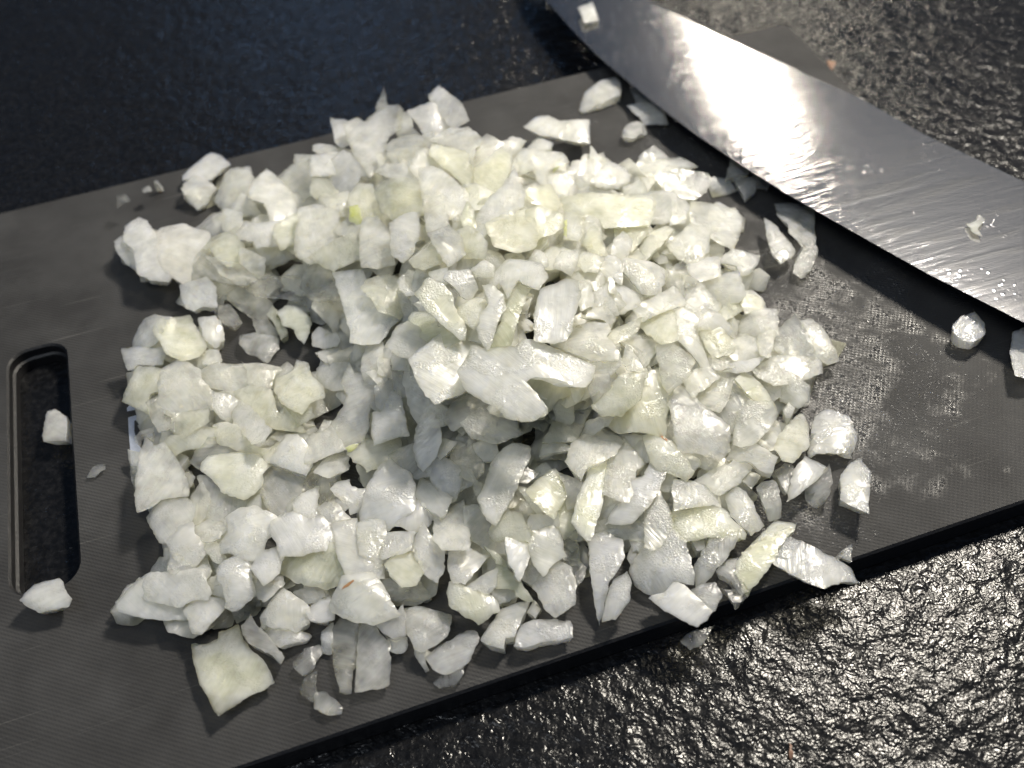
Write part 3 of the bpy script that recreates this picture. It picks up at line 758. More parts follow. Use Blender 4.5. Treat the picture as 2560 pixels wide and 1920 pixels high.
w 4 0|-|590,940 830,930 850,1000 780,1070 640,1090
c 4 -1|-|1010,740 1060,680 1200,810 1130,900 1060,1000 960,860 900,800
y 3 3|small yellow rectangular onion piece just below the hooked flap|300,1380 330,1290 430,1250 460,1400 460,1480 430,1510 320,1480
y 3 3|pale onion triangle pointing down at the hooked flap's right end|430,1180 460,1100 530,1020 600,1110 520,1290 480,1320 460,1280
y 4 -2|-|100,1120 300,1150 420,1180 430,1260 320,1290 220,1430 150,1250
w 4 1|-|600,1210 610,1110 760,1100 780,1200 650,1330
y 4 3|wide creamy onion strip right of the small yellow rectangle @the wide creamy strip|650,1340 780,1210 860,1110 1060,1110 1040,1200 1030,1290 880,1420 720,1420
w 3 1|-|860,1100 1080,1040 1100,1110 980,1130
y 4 1|large yellow translucent onion wall below the fan-shaped shell @the yellow wall|820,1460 1010,1300 1090,1110 1200,1060 1300,1250 1250,1420 1240,1600 1050,1550 900,1540
y 4 1|-|230,1640 300,1510 490,1410 580,1490 520,1570 480,1650
w 4 2|-|490,1640 600,1490 790,1450 750,1530 640,1600
w 4 2|-|1440,1130 1520,1050 1640,1030 1710,1110 1600,1200 1500,1260
w 4 2|-|1540,1310 1640,1180 1830,1150 1790,1290 1720,1420 1620,1390
c 4 0|-|1720,1400 1840,1200 1960,1260 1970,1340 1880,1420 1870,1540 1780,1540
w 3 3|thin pointed onion sheet on the right slope beside the yellow-edged wedge|1700,1040 1860,980 2090,940 1990,1050 1880,1070
y 4 4|wedge of onion with a yellow edge on the heap's lower right slope @the yellow-edged wedge|1880,1130 1990,1050 2080,1170 2212,1360 2100,1340 1980,1250
c 3 0|-|1840,810 1960,760 2060,790 2060,880 1850,870
c 3 0|-|1820,900 1900,880 2090,910 1890,980
c 3 -2|-|1640,960 1800,900 1880,960 1740,1020
c 3 -1|-|1460,1100 1500,970 1650,960 1800,1000 1700,1040 1580,1040
# crop H 200 1060 3.456
y 3 2|-|740,150 800,100 900,100 1040,40 1170,30 1170,90 1090,180 890,220 820,260 770,230
c 2 0|clear greenish onion slip lying over the printed mark|460,110 520,60 640,30 640,160 600,130 560,110 520,190 490,170
w 5 4|large triangular white slab with two points at the heap's left edge @the two-pointed slab|510,260 540,200 570,110 640,190 730,150 790,230 850,320 910,430 950,530 950,640 880,640 700,660 610,730 490,765 470,690 470,480 490,400 500,320
c 1.5 0|thin clear onion shaving left of the two-pointed slab|430,370 500,370 490,470 465,570 440,480
c 1.5 2|tiny clear onion curl on the right side of the two-pointed slab|905,430 960,410 992,460 950,540
c 4 1|-|1000,240 1100,130 1200,130 1350,240 1100,270 1070,370 1030,370 960,320
y 4 5|large smooth drop-shaped onion piece with a clear rim, front left @the drop-shaped piece|1080,310 1130,260 1330,240 1480,240 1600,350 1540,420 1540,500 1480,570 1400,610 1250,560 1150,440 1070,370
c 3 0|dark glassy onion slice right of the drop-shaped piece, left of a pair|1520,370 1640,350 1890,410 1860,600 1840,760 1770,800 1660,720 1590,580 1540,450
c 3 0|dark glassy onion slice below the striped dice, right of a pair|1890,410 2100,390 2200,470 2110,630 2050,640 1870,600
w 7 6|shiny striped onion dice with a mirror-like wet cut face @the striped dice|1660,290 1720,200 1780,110 1870,110 1970,210 1975,330 1930,415 1800,370 1660,320
y 4 1|-|1580,250 1700,170 1740,180 1660,290 1650,330 1590,330
c 4 1|-|960,640 1050,500 1110,640 1100,700 1080,790 990,860 930,830 950,760
c 3 0|-|1060,490 1180,490 1280,570 1400,620 1370,720 1230,840 1130,800 1110,640
w 4 3|translucent squarish onion piece below the two-pointed slab at left @the translucent square|580,790 640,720 700,670 880,650 950,680 940,780 920,830 840,950 770,1010 690,990 620,870
w 5 3|small glittering onion dice right of the translucent square|990,890 1100,830 1220,850 1250,890 1190,970 1100,1000 1000,970
w 4 4|-|770,1020 870,900 970,870 980,960 1060,1020 1080,1100 990,1200 900,1190 820,1130 790,1080
w 6 5|large white onion chunk with a pale yellow top rim, front left @the large front chunk|1250,790 1380,730 1510,730 1640,790 1690,840 1680,930 1590,980 1530,1150 1400,1130 1300,1080 1180,1060 1190,1000 1280,910
w 5 5|broad white onion slab right of the large front chunk @the broad front slab|1690,840 1800,780 1900,790 1960,830 2080,810 2160,900 2250,970 2240,1090 2080,1070 1880,1110 1760,1110 1730,1000 1680,920
y 8 0|big smooth rounded onion segment beneath the broad front slab|1750,1120 1880,1110 2090,1060 2250,1110 2250,1320 2080,1370 1900,1340 1760,1250 1730,1200
w 3 4|pointed onion flake standing up behind the broad front slab|1850,680 1920,610 2050,550 2040,680 2060,780 1950,830 1850,780
w 4 3|-|800,1120 990,1200 1000,1260 950,1290 790,1290 770,1250
w 5 4|broad white onion slab at the heap's lower left corner @the lower left slab|540,1330 620,1280 780,1290 960,1260 1040,1270 1050,1370 1080,1440 1050,1490 970,1490 850,1555 590,1500 580,1420
b 3 0|bluish translucent onion piece spread under the lower left slab|440,1500 550,1390 580,1430 590,1510 850,1560 910,1540 900,1640 700,1655 560,1645 400,1600 390,1540
w 6 4|smooth white onion block with rounded base below the large front chunk|1200,1250 1250,1190 1370,1130 1460,1180 1460,1290 1500,1450 1350,1550 1260,1520 1250,1400 1210,1330
w 4 5|white diamond of onion right of the smooth rounded block|1490,1240 1560,1130 1700,1070 1740,1130 1710,1280 1600,1385
w 4 2|-|1510,1300 1600,1390 1720,1260 1745,1370 1660,1460 1590,1510 1530,1460 1500,1360
c 4 0|-|1070,1380 1180,1320 1240,1400 1240,1480 1100,1440
g 3 0|-|1080,1000 1160,1010 1260,1160 1240,1200 1150,1160 1090,1080
c 4 -1|-|1000,1200 1080,1130 1120,1260 1060,1370 1040,1280
# crop I 780 1060 3.456
w 4 4|long white onion slab with wet streaks, just below the star-shaped flake|0,90 100,70 180,10 330,10 470,80 480,110 330,170 250,220 50,290 0,300 -80,280 -60,180
G 2 5|tiny green onion nub below the star-shaped flake|290,200 330,180 405,165 370,212 315,238
y 3 3|dull fan of onion with a notched lower edge, front of heap's centre @the notched fan|330,240 440,180 430,130 550,150 720,100 750,200 740,250 680,310 610,360 560,360 480,385 440,330 380,310
w 4 2|-|30,410 110,300 200,240 300,230 300,380 150,450
c 4 0|-|690,310 760,260 880,200 920,340 1000,380 980,440 850,440 770,410
w 5 4|tall narrow onion wedge with sparkling top, front of the heap's centre|890,190 910,60 980,-60 1060,-50 1100,80 1100,150 1050,270 960,370 920,330
g 3 1|-|1080,120 1240,160 1170,240 1110,280 1060,240
c 5 -1|dark round onion piece in the shade under the heap's front overhang|1280,140 1390,150 1460,280 1450,360 1370,420 1290,390 1230,290
c 3 -1|-|1400,150 1560,150 1590,270 1480,290 1420,220
w 4 3|curved white onion piece below the shaded overhang @the curved front piece|1000,370 1040,290 1180,320 1260,380 1280,470 1240,600 1200,630 1080,540 1040,480
c 3 1|-|1270,360 1360,400 1420,500 1290,570 1240,600
w 6 3|tidy rectangular onion block, lower left of the curved front piece|890,610 950,470 1040,520 1190,620 1140,740 1090,765 960,690
w 5 2|-|860,630 960,690 1070,770 1010,850 890,920 740,850 850,730
w 5 5|big five-sided white onion piece with a yellow ridge, lower front @the big five-sided piece|470,600 520,500 590,390 670,340 740,400 820,440 860,540 855,720 740,800 660,850 560,840 510,820 450,800 440,740
w 5 3|notched onion piece just left of the big five-sided piece|180,540 220,490 330,470 340,540 390,560 480,550 460,710 330,750 300,670 230,620
w 5 2|-|60,720 130,680 230,700 350,830 300,860 140,850
w 5 3|upright white onion block directly under the big five-sided piece|400,860 500,830 620,850 630,960 600,1100 590,1200 550,1220 530,1150 420,1110 410,1010
w 5 2|smooth rounded onion slab left of the upright white block|200,890 400,840 410,1080 540,1160 600,1190 600,1280 480,1310 330,1310 260,1170
w 5 3|wet onion dice full of glints, right of the upright white block @the glinting dice|640,940 850,920 880,940 850,1050 820,1090 620,1150 610,1080
y 4 4|six-sided matte onion slice below the glinting dice|650,1210 740,1110 860,1110 950,1200 950,1270 890,1360 780,1370 690,1290
w 5 4|tall diamond-shaped onion piece with fine glitter, front middle @the tall diamond|890,1040 940,930 960,880 1020,970 1130,1070 1130,1220 1080,1350 970,1270 900,1140
w 6 4|square onion slab dotted with wet glints, right of the tall diamond @the dotted square|1080,800 1300,700 1320,820 1350,950 1340,1070 1140,1075 1070,980
c 5 2|shiny dark-sided onion strip right of the dotted square|1320,720 1440,720 1560,900 1560,1050 1480,1060 1400,1000 1340,940
w 4 7|tall silvery wet onion shard leaning out of the heap's front @the silvery shard|1460,620 1520,500 1560,350 1650,230 1720,190 1850,220 1860,300 1800,420 1760,540 1690,660 1600,800 1530,760
c 2 3|small glassy onion scrap at the silvery shard's right side|1790,430 1860,380 1950,430 1870,500 1800,500
w 3 1|-|1400,560 1480,540 1460,620 1530,760 1600,830 1560,860 1480,780
w 3 1|-|1780,550 1860,560 1930,620 2000,740 1960,780 1870,680
y 3 4|onion cup with a thin yellow rim below the silvery shard @the yellow-rimmed cup|1550,940 1600,830 1700,770 1800,790 1850,900 1920,960 1900,1060 1830,1000 1680,1000 1600,1000
w 4 5|white onion wedge tapering downward out of the yellow-rimmed cup|1680,990 1800,970 1890,1000 1870,1150 1800,1330 1790,1340 1760,1270 1710,1200
w 5 5|plain white five-cornered onion piece right of the downward wedge|1920,950 2080,900 2130,960 2180,1140 2080,1190 2000,1290 1930,1200 1890,1080
w 5 4|white onion knob with a small curled hole, front middle @the curled knob|1200,1110 1300,1060 1350,1060 1440,1110 1520,1120 1450,1200 1330,1330 1240,1310 1200,1230
# crop J 1300 1060 3.456
y 4 4|pale yellow folded onion leaf right of the silvery shard @the folded yellow leaf|80,580 150,500 300,400 380,500 390,610 340,700 290,780 200,720 120,630
w 3 2|-|350,420 450,470 560,510 500,640 480,680 430,690 400,560
Y 4 5|long yellow-green onion strip pointing down at the heap's front right @the yellow-green strip|580,490 590,330 760,300 770,380 730,480 720,560 700,700 660,820 620,930 590,940 470,800 510,640
w 6 3|white onion cube with peaked top right of the yellow-green strip @the peaked cube|790,300 900,150 960,220 1060,350 990,400 970,560 940,640 880,630 740,570 760,400
w 3 5|L-shaped bent white onion strip right of the peaked cube @the bent white strip|970,490 1070,460 1120,320 1240,350 1230,450 1180,580 1100,700 980,800 780,780 860,660 960,640
w 4 4|curved arch of onion with a dark gap under it, front right|430,270 490,150 620,60 720,20 780,20 865,140 800,250 700,300 600,320 560,380 480,320
y 3 3|-|200,240 230,130 400,170 500,200 420,220
y 4 5|smooth onion slab with an orange-brown nick at its top corner @the nicked slab|1100,90 1180,70 1250,110 1370,230 1480,380 1420,450 1300,400 1230,390 1160,330 1130,240
y 3 2|-|1340,190 1540,300 1555,330 1480,390 1410,300
c 3 0|-|1380,160 1680,220 1690,300 1650,400 1560,350 1480,270
w 5 4|long large onion slab with a sparkling middle on the lower right slope @the sparkling long slab|1350,-10 1310,-190 1330,-330 1400,-330 1480,-250 1600,-130 1770,0 1785,160 1710,220 1560,180 1400,170 1370,100
w 5 4|boxy white onion piece with a tail, right front of the heap @the boxy tailed piece|1340,540 1360,490 1640,500 1690,560 1690,680 1540,690 1380,700
c 4 2|grey translucent onion tail stretching right from the boxy tailed piece|1500,490 1700,380 1830,330 1880,240 1980,270 1990,360 1880,500 1740,585 1690,560 1640,500
w 4 3|narrow onion strip with frosted left side above the big fan @the frosted strip|1090,1040 1090,760 1200,610 1300,800 1310,880 1210,1040 1140,1070
w 4 3|big fan-shaped onion slab at the heap's front right @the big fan|940,1250 1060,1060 1200,1000 1300,880 1420,1000 1500,1280 1490,1370 1340,1350 1240,1450 1090,1420 1000,1370
w 5 5|smooth white onion piece nearest the board's front edge, below the big fan|1115,1490 1180,1460 1250,1450 1340,1330 1440,1400 1560,1520 1660,1600 1610,1680 1530,1740 1400,1690 1250,1610
w 5 4|rounded wet onion knob by the board's front edge, right of the big fan|1480,1420 1560,1380 1690,1360 1750,1470 1690,1600 1640,1620 1530,1500
c 3 2|flat translucent onion slab below the bent white strip|640,900 720,840 1000,750 1080,760 1080,1000 900,980 860,1010 720,980 650,960
g 4 -1|-|320,790 340,690 490,690 480,800 560,900 400,950
c 4 0|-|700,700 760,600 850,650 840,750 690,830
w 3 1|-|1120,640 1180,590 1220,680 1090,740
c 2 0|-|1480,1000 1590,1010 1590,1080 1530,1090
w 4 2|-|50,900 100,790 310,790 320,880 200,930 110,960
c 3 0|-|960,1000 1080,1000 1060,1060 990,1110
c 3 0|-|1000,210 1040,160 1120,150 1120,300 1060,310
c 3 0|-|1190,560 1240,410 1340,450 1320,560
# crop K 420 1400 3.456
w 5 2|lone-cornered greyish onion piece below the lower left slab|140,440 250,310 330,300 480,320 480,390 420,490 290,640 210,630 170,500
w 5 3|sparkling triangular onion piece at the front left of the heap @the sparkling triangle|780,540 830,430 900,330 990,230 1080,290 1220,400 1200,500 1220,530 1100,610 1030,580 900,570
w 4 1|smooth onion tongue under the sparkling triangle, pointing right|830,590 1060,570 1100,600 1200,600 1220,620 1180,670 960,750 900,700
c 1.5 2|thin clear onion strip with pointed ends beside the creased square slice|640,580 720,480 760,560 870,660 990,820 1000,840 970,890 870,800 740,740 700,720 650,650
y 2.5 2|large square onion slice with a crease, lying alone at the front left @the creased square slice|220,740 340,740 440,700 450,650 620,590 640,660 700,770 810,860 870,960 910,1060 700,1170 450,1355 380,1240 270,1020 235,900
c 3 0|upper of three little glassy onion bits in a row on the front board|1090,880 1180,770 1320,730 1340,780 1280,860 1250,940 1170,980 1110,930
c 2 0|middle of three little glassy onion bits in a row on the front board|1140,1090 1200,1000 1290,960 1270,1080 1290,1150 1250,1200 1150,1140
c 1.5 0|lowest and darkest of three little glassy onion bits on the front board|1280,1150 1350,1140 1480,1240 1480,1300 1380,1330 1270,1280
c 2.5 1|glassy upright onion slice, left of a pair split by a dark gap|1420,600 1480,500 1670,540 1640,700 1635,880 1590,930 1570,1120 1480,1130 1440,950 1410,760
c 2.5 1|glassy upright onion slice, right of a pair split by a dark gap|1650,640 1680,520 1780,540 1830,640 1910,700 1920,900 1910,1070 1810,1110 1620,1140 1630,900
c 2.5 0|-|1330,620 1420,530 1420,700 1400,780 1320,760
w 6 5|bright onion wedge with a rust brown streak, facing front @the rust-streaked wedge|1420,370 1520,160 1640,130 1740,110 1850,270 1950,450 1760,530 1600,500 1430,420
w 4 2|small smooth onion piece between the sparkling triangle and the rust-streaked wedge|1190,430 1280,370 1400,310 1430,420 1440,520 1320,540 1220,520
w 4 3|-|1780,520 1940,470 2030,390 2050,500 2050,650 1930,670 1850,620
c 3 0|-|1900,680 2060,670 2060,760 2010,800 1920,780
c 2 0|dark wet onion scrap in the shade above the sparkling triangle|1060,240 1150,200 1400,190 1440,280 1280,360 1200,370
c 4 0|-|1850,150 2000,200 2140,200 2212,300 2000,320 1880,330
# crop L 1040 1300 3.456
c 3 1|large dark grey onion slice at the front, right of the rust-streaked wedge|0,730 60,730 300,790 300,890 270,1010 200,1070 80,1140 0,1130 -100,900 -90,760
y 5 5|creamy onion cup with a yellow right tip at the heap's front @the creamy front cup|270,620 290,530 330,520 440,580 620,620 700,690 720,780 540,890 400,810 290,730
w 3 5|-|440,580 550,500 690,430 680,560 620,620 560,610
g 3 1|narrow yellow-green onion sliver right of the curled knob|600,230 700,290 805,385 795,405 700,370 670,320
g 3 3|greenish glassy onion wedge sloping down right of the creamy front cup @the greenish glassy wedge|690,370 780,390 900,520 1010,690 940,690 860,650 850,600 690,590 670,480
c 3 0|-|680,600 840,590 870,660 720,730 660,640
w 4 3|torn onion piece with a notched bottom at the heap's front edge @the torn piece|560,1030 640,900 720,770 980,690 950,770 900,880 850,1000 770,1010 760,1095 620,1070
w 5 2|rectangular onion stick lying alone at the heap's front, right of the torn piece|850,1080 910,900 980,870 1200,840 1330,840 1350,1010 1080,1050 940,1095
w 4 2|tapered onion slab lying at the front, left of the torn piece|80,1180 240,1060 430,950 500,950 545,1020 500,1110 470,1200 390,1270 250,1320 150,1280
c 2 0|small clear onion bit peeking out under the tapered front slab|160,1400 240,1330 400,1270 400,1330 330,1420 210,1440
c 2 0|-|0,1100 100,1130 150,1150 80,1180 110,1270 80,1285 0,1180
c 4 1|-|920,450 990,300 1080,460 1120,560 1090,650 1000,560 920,520
w 6 4|large smooth rounded onion lobe at the heap's front @the smooth front lobe|1000,560 1100,430 1220,340 1340,400 1380,560 1370,720 1200,830 1120,770 1080,690
c 3 2|translucent onion flap on the upper right of the smooth front lobe|1200,340 1290,320 1390,330 1470,400 1440,500 1370,570 1340,430
w 4 2|long dagger-shaped onion wedge pointing at the viewer, front of the heap @the dagger wedge|1490,160 1620,120 1780,190 1800,340 1740,450 1660,560 1640,660 1580,860 1540,690 1500,400
w 4 4|leaf-shaped white onion piece lying against the dagger wedge|1640,680 1700,520 1820,440 1860,540 1840,690 1720,830 1600,850
c 3 0|-|1250,140 1380,120 1390,320 1290,320
c 2 0|-|960,790 1020,700 1080,740 1030,850
# crop M 1640 1040 3.456
w 4 2|wet whitish onion piece lying flat left of the dark oval bit, right front|600,680 700,600 780,650 850,760 950,880 830,990 760,960 640,850
c 4 1|dark oval onion bit lying in shade at the heap's right front|870,610 920,560 1010,545 1060,620 1090,830 990,860 930,760
c 4 1|-|1010,420 1080,390 1190,430 1150,640 1130,660 1080,590
w 3 5|flat white kite-shaped onion piece at the heap's right front @the white kite|1190,460 1290,340 1440,400 1490,430 1400,540 1210,690 1140,720 1160,600
c 5 2|grey rounded onion piece under the white kite's right side|1400,540 1490,430 1525,580 1470,710 1400,750 1310,690 1290,620
w 8 3|lone white onion chunk with a slanted base, right of the white kite|1600,500 1660,420 1760,360 1850,520 1830,860 1720,800 1590,740
w 4 2|frosted squarish onion slice alone at the heap's right edge|1350,110 1380,-10 1480,-70 1660,-20 1750,90 1740,170 1700,300 1550,310 1330,300
y 5 4|creamy pointed onion segment left of the frosted squarish slice|1060,180 1130,80 1220,-10 1300,-60 1340,60 1330,250 1250,330 1190,390 1100,370 1030,260
w 6 3|striped rectangular onion block at the heap's right front @the striped block|690,240 830,220 1025,350 980,480 930,470 790,380 640,380
w 5 4|-|690,210 720,0 800,-100 980,-90 1020,10 960,110 860,210 760,240
c 4 1|-|860,210 1050,80 1080,150 1030,280 960,300
Y 3 4|long striped pale green onion strip at the front right @the striped strip|750,1160 880,1010 1040,830 1220,890 1200,960 1060,1130 1020,1250 900,1400 800,1520 680,1340
c 3 2|clear creased onion scrap attached left of the striped strip|520,1330 600,1220 720,1160 740,1240 700,1320 800,1500 740,1530 620,1400
c 2 0|clear triangular onion scrap below the striped strip at the board's edge|570,1460 800,1530 690,1630 640,1570
w 4 3|large frosted onion slab overhanging the board's front edge at right @the overhanging slab|1010,1270 1090,1080 1150,1040 1300,1110 1560,1200 1690,1260 1730,1350 1770,1380 1600,1400 1450,1495 1330,1450 1180,1370
c 1.5 0|small glassy onion shred behind the overhanging slab|1560,1190 1690,1080 1690,1250
Y 4 3|yellowish onion strip lying crosswise at the heap's right front @the crosswise strip|100,810 300,810 380,760 480,790 570,810 640,890 740,970 730,1010 560,1020 480,1020 260,1060 220,1000 150,900
w 4 3|smooth white onion band running down from the crosswise strip|330,1290 480,1030 560,1020 740,970 730,1030 600,1240 440,1400 360,1440
c 3 -1|-|750,560 850,440 920,470 880,560 830,620
c 3 -1|-|320,770 380,760 440,760 540,780 520,700 460,740
"""
pieces, crop = [], None
for line in DATA.strip().splitlines():
    if line.startswith('#'):
        q = line.split(); crop = (float(q[3]), float(q[4]), float(q[5])); continue
    a, lab, pts = line.split('|')
    tone, th, dz = a.split()
    P = [(crop[0]+float(p.split(',')[0])/crop[2], crop[1]+float(p.split(',')[1])/crop[2]) for p in pts.split()]
    P = np.array(P); ar = abs(0.5*np.sum(P[:, 0]*np.roll(P[:, 1], -1)-np.roll(P[:, 0], -1)*P[:, 1]))
    lm = None
    if '@' in lab: lab, lm = [x.strip() for x in lab.split('@')]
    pieces.append(dict(tone=tone, t=float(th), dz=float(dz), lab=lab.strip(), lm=lm, P=P, c=P.mean(0), area=ar))
# the smallest unnamed bits go into the loose mass, the rest are pieces of their own
unnamed = sorted([p for p in pieces if p['lab'] == '-'], key=lambda p: -p['area'])
keep = set(id(p) for p in unnamed[:max(0, 300-(len(pieces)-len(unnamed)))])

# labels for the pieces without a name of their own: look + the nearest named neighbour
LM = [(p['lm'], p['c']) for p in pieces if p['lm']]
def look(p):
    tone = {'w': 'white', 'y': 'creamy', 'Y': 'yellow', 'g': 'greenish', 'c': 'greyish clear', 'b': 'bluish', 'p': 'pinkish'}[p['tone']]
    Q = p['P']-p['c']; ev, ec = np.linalg.eigh(Q.T @ Q); asp = math.sqrt(ev[1]/max(ev[0], 1))
    size = 'small' if p['area'] < 2600 else ('medium' if p['area'] < 5200 else 'large')
    ax = ec[:, 1]
    if asp > 1.75:
        lean = abs(ax[1])/max(abs(ax[0]), 1e-6)
        shape = 'upright strip' if lean > 1.6 else ('level strip' if lean < 0.6 else 'slanted strip')
    elif len(p['P']) <= 4: shape = 'four-cornered bit' if asp < 1.35 else 'wedge'
    elif len(p['P']) == 5: shape = 'five-cornered bit'
    else: shape = 'many-cornered chunk'
    return '%s %s %s' % (size, tone, shape)
def direction(d):
    a = math.degrees(math.atan2(d[1], d[0])) % 360
    return ['right of', 'below and right of', 'below', 'below and left of', 'left of', 'above and left of', 'above', 'above and right of'][int((a+22.5)//45) % 8]
used = set(p['lab'] for p in pieces if p['lab'] != '-')
for p in pieces:
    if p['lab'] != '-' or id(p) not in keep: continue
    near = sorted(LM, key=lambda q: np.hypot(*(q[1]-p['c'])))[:5]
    lab = None
    for name, c in near:
        L = '%s of onion just %s %s' % (look(p), direction(p['c']-c), name)
        if L not in used: lab = L; break
    used.add(lab); p['lab'] = lab

loose = []                                                 # (verts, faces) of the loose mass
GROUP = 'chopped onion pieces heaped on the board'
for i, p in enumerate(pieces):
    low = p['dz'] <= 0
    if p['lm'] in ('the two-pointed slab', 'the jutting slab') or 'printed mark' in p['lab'] or 'left of the two-pointed' in p['lab']: p['g'] = 1.0
    elif height(*p['c']) < 0.0062: p['g'] = 1.12 if low else 1.04
    rec = place(p['P'], p['t']*(0.7 if p['t'] >= 6 else 0.5), p['dz']*(0.6 if p['dz'] > 0 else 1.0), p['tone'], 100+i, grow=p.get('g', 1.36 if low else 1.18))
    if p['lab'] == '-':
        loose.append((rec[1], rec[2])); continue
    o = finish('onion_piece', rec, p['lab'], 'onion piece', GROUP)
    if p['dz'] >= 5: o.color[3] = min(1, o.color[3]+(0.26 if p['lm'] == 'the hooked flap' else 0.16))
    if p['lm'] == 'the rust-streaked wedge':
        wedge_rec, wedge_obj = rec, o
    if p['lm'] == 'the nicked slab':
        nick_rec, nick_obj = rec, o

def streak(rec, obj, pts, lift, name):
    """small brown streak lying on a piece's face: drop each outline point onto the piece along the sight line"""
    C, W, faces = rec[0], rec[1], rec[2]
    from mathutils.bvhtree import BVHTree
    bv = BVHTree.FromPolygons([tuple(x) for x in W], faces)
    top = []
    for u, v in pts:
        d = Vector(unit(ray(u, v))); h = bv.ray_cast(Vector(CAM), d)
        if h[0] is None: continue
        top.append(np.array(h[0]+h[1]*lift))
    if len(top) < 3: return
    n = len(top); nn = np.array((0, 0, 1.0))*0.0004
    base = np.array(obj.location)
    V = [x-base for x in top]+[x-nn-base for x in top]
    F = [tuple(range(n))]+[tuple(range(2*n-1, n-1, -1))]+[((i+1) % n, i, i+n, (i+1) % n+n) for i in range(n)]
    mesh_obj(name, V, F, M_RUST, obj)
streak(wedge_rec, wedge_obj, [(420+x/3.456, 1400+y/3.456) for x, y in ((1500, 255), (1520, 225), (1600, 170), (1610, 180), (1560, 225))], 0.00012, 'brown_streak')
streak(nick_rec, nick_obj, [(1300+x/3.456, 1060+y/3.456) for x, y in ((1195, 85), (1225, 92), (1275, 140), (1270, 150), (1230, 125))], 0.00012, 'brown_nick')

# pieces away from the heap
def crop_pts(s, x0, y0, k): return [(x0+float(a.split(',')[0])/k, y0+float(a.split(',')[1])/k) for a in s.split()]
k3 = (0, 960, 1.728); k2 = (1280, 0, 1.728); k4 = (1280, 960, 1.728)
G2 = 'onion bits away from the heap'
finish('onion_piece', place(crop_pts("190,200 205,120 235,105 270,130 290,140 292,190 282,250 190,255", *k3), 5, 0, 'w', 901, zbase=-BT+0.005, tiltmax=14, floor=-BT+.0004),
       'knobbly onion piece lying on the counter inside the hand slot', 'onion piece', G2)
finish('onion_piece', place(crop_pts("85,940 150,870 260,840 318,935 300,965 165,985", *k3), 5, 0, 'w', 902, zbase=0.0055, tiltmax=6),
       'pale onion wedge at the lower end of the hand slot', 'onion piece', G2)
finish('onion_piece', place(crop_pts("372,405 395,375 425,352 460,350 460,372 410,402", *k3), 1, 0, 'c', 903, zbase=0.0012, tiltmax=3),
       'tiny clear onion bit between the hand slot and the heap', 'onion piece', G2)
finish('onion_piece', place(crop_pts("725,1110 770,1070 880,1040 830,1120 770,1150", *k4), 2, 0, 'c', 904, zbase=-BT+0.0025, tiltmax=4, floor=-BT+.0003),
       'dark shaded onion bit on the counter below the board front edge', 'onion piece', G2)

def on_blade(s, k, t, tone, seed, label, dz=0.0):
    P = crop_pts(s, *k); rng = random.Random(seed)
    C = np.mean([at_plane(u, v, nb, Pb+nb*0.0018) for u, v in P], 0)+nb*(t/1000.0+dz)
    ux = unit(np.cross((0, 1, 0), nb)); uy = np.cross(nb, ux)
    poly = [(float((at_plane(u, v, nb, C)-C) @ ux), float((at_plane(u, v, nb, C)-C) @ uy)) for u, v in P]
    V, F = chip(poly, t/1000.0, rng, bow=0.05)
    W = C+V[:, :1]*ux+V[:, 1:2]*uy+V[:, 2:3]*nb
    finish('onion_piece', (C, W, F, tone, seed), label, 'onion piece', G2)
on_blade("283,30 345,3 375,70 312,84", k2, 3.0, 'w', 905, 'small square onion piece stuck on the knife near its tip')
on_blade("1840,250 1895,235 1925,192 1965,228 1915,290 1945,335 1880,310", (1700, 460, 2.572), 0.9, 'y', 906, 'tiny smeared onion bit stuck on the middle of the blade')

def flake(s, k, label, seed):
    P = crop_pts(s, *k); rng = random.Random(seed)
    C = np.mean([at_z(u, v, -BT+0.0012) for u, v in P], 0)
    poly = [(float((at_z(u, v, -BT+.0012)-C)[0]), float((at_z(u, v, -BT+.0012)-C)[1])) for u, v in P]
    V, F = chip(poly, 0.0005, rng, bow=0.25, step=0.0006, grid=0.0008)
    o = mesh_obj('onion_skin_flake', V, F, M_SKIN, None, 40); o.location = C
    tag(o, label, 'skin flake', 'onion skin flakes on the counter')
flake("1198,1545 1212,1560 1216,1600 1205,1620 1196,1590", k4, 'orange onion skin flake on the counter at the bottom right', 911)
flake("1362,252 1390,245 1400,275 1385,295 1368,280", k2, 'brown skin flake on the counter beside the board far corner', 912)

# ------------------------------------------------------------------ loose mass filling the heap under the visible pieces
rng = random.Random(5)
allP = [p for p in pieces if p['area'] > 500]
mask = np.zeros((132, 104), bool)
for p in allP:
    lo, hi = p['P'].min(0), p['P'].max(0); pl = [tuple(q) for q in p['P']]
    for a in range(int(lo[0]//20), int(hi[0]//20)+1):
        for b in range(int(lo[1]//20), int(hi[1]//20)+1):
            if 0 <= a < 132 and 0 <= b < 104 and not mask[a, b] and inside(a*20+10, b*20+10, pl): mask[a, b] = True
def grow_mask(m, k, op):
    for _ in range(k):
        n = m.copy()
        for dx, dy in ((1, 0), (-1, 0), (0, 1), (0, -1)):
            sft = np.roll(m, (dx, dy), (0, 1)); n = (n | sft) if op else (n & sft)
        m = n
    return m
mask = grow_mask(grow_mask(mask, 4, True), 4, False)
def filled(u, v): return bool(mask[min(131, max(0, int(u//20))), min(103, max(0, int(v//20)))])
stock = []
for _ in range(70):
    m = rng.randint(4, 7); r = rng.uniform(0.005, 0.0095); poly = []
    for q in range(m):
        a = 2*math.pi*(q+rng.uniform(-.3, .3))/m; rr = r*rng.uniform(0.75, 1.2); poly.append((rr*math.cos(a)*1.15, rr*math.sin(a)))
    stock.append(chip(poly, rng.uniform(0.0016, 0.0032), rng, step=0.0016, grid=0.0028))
cnt = 0
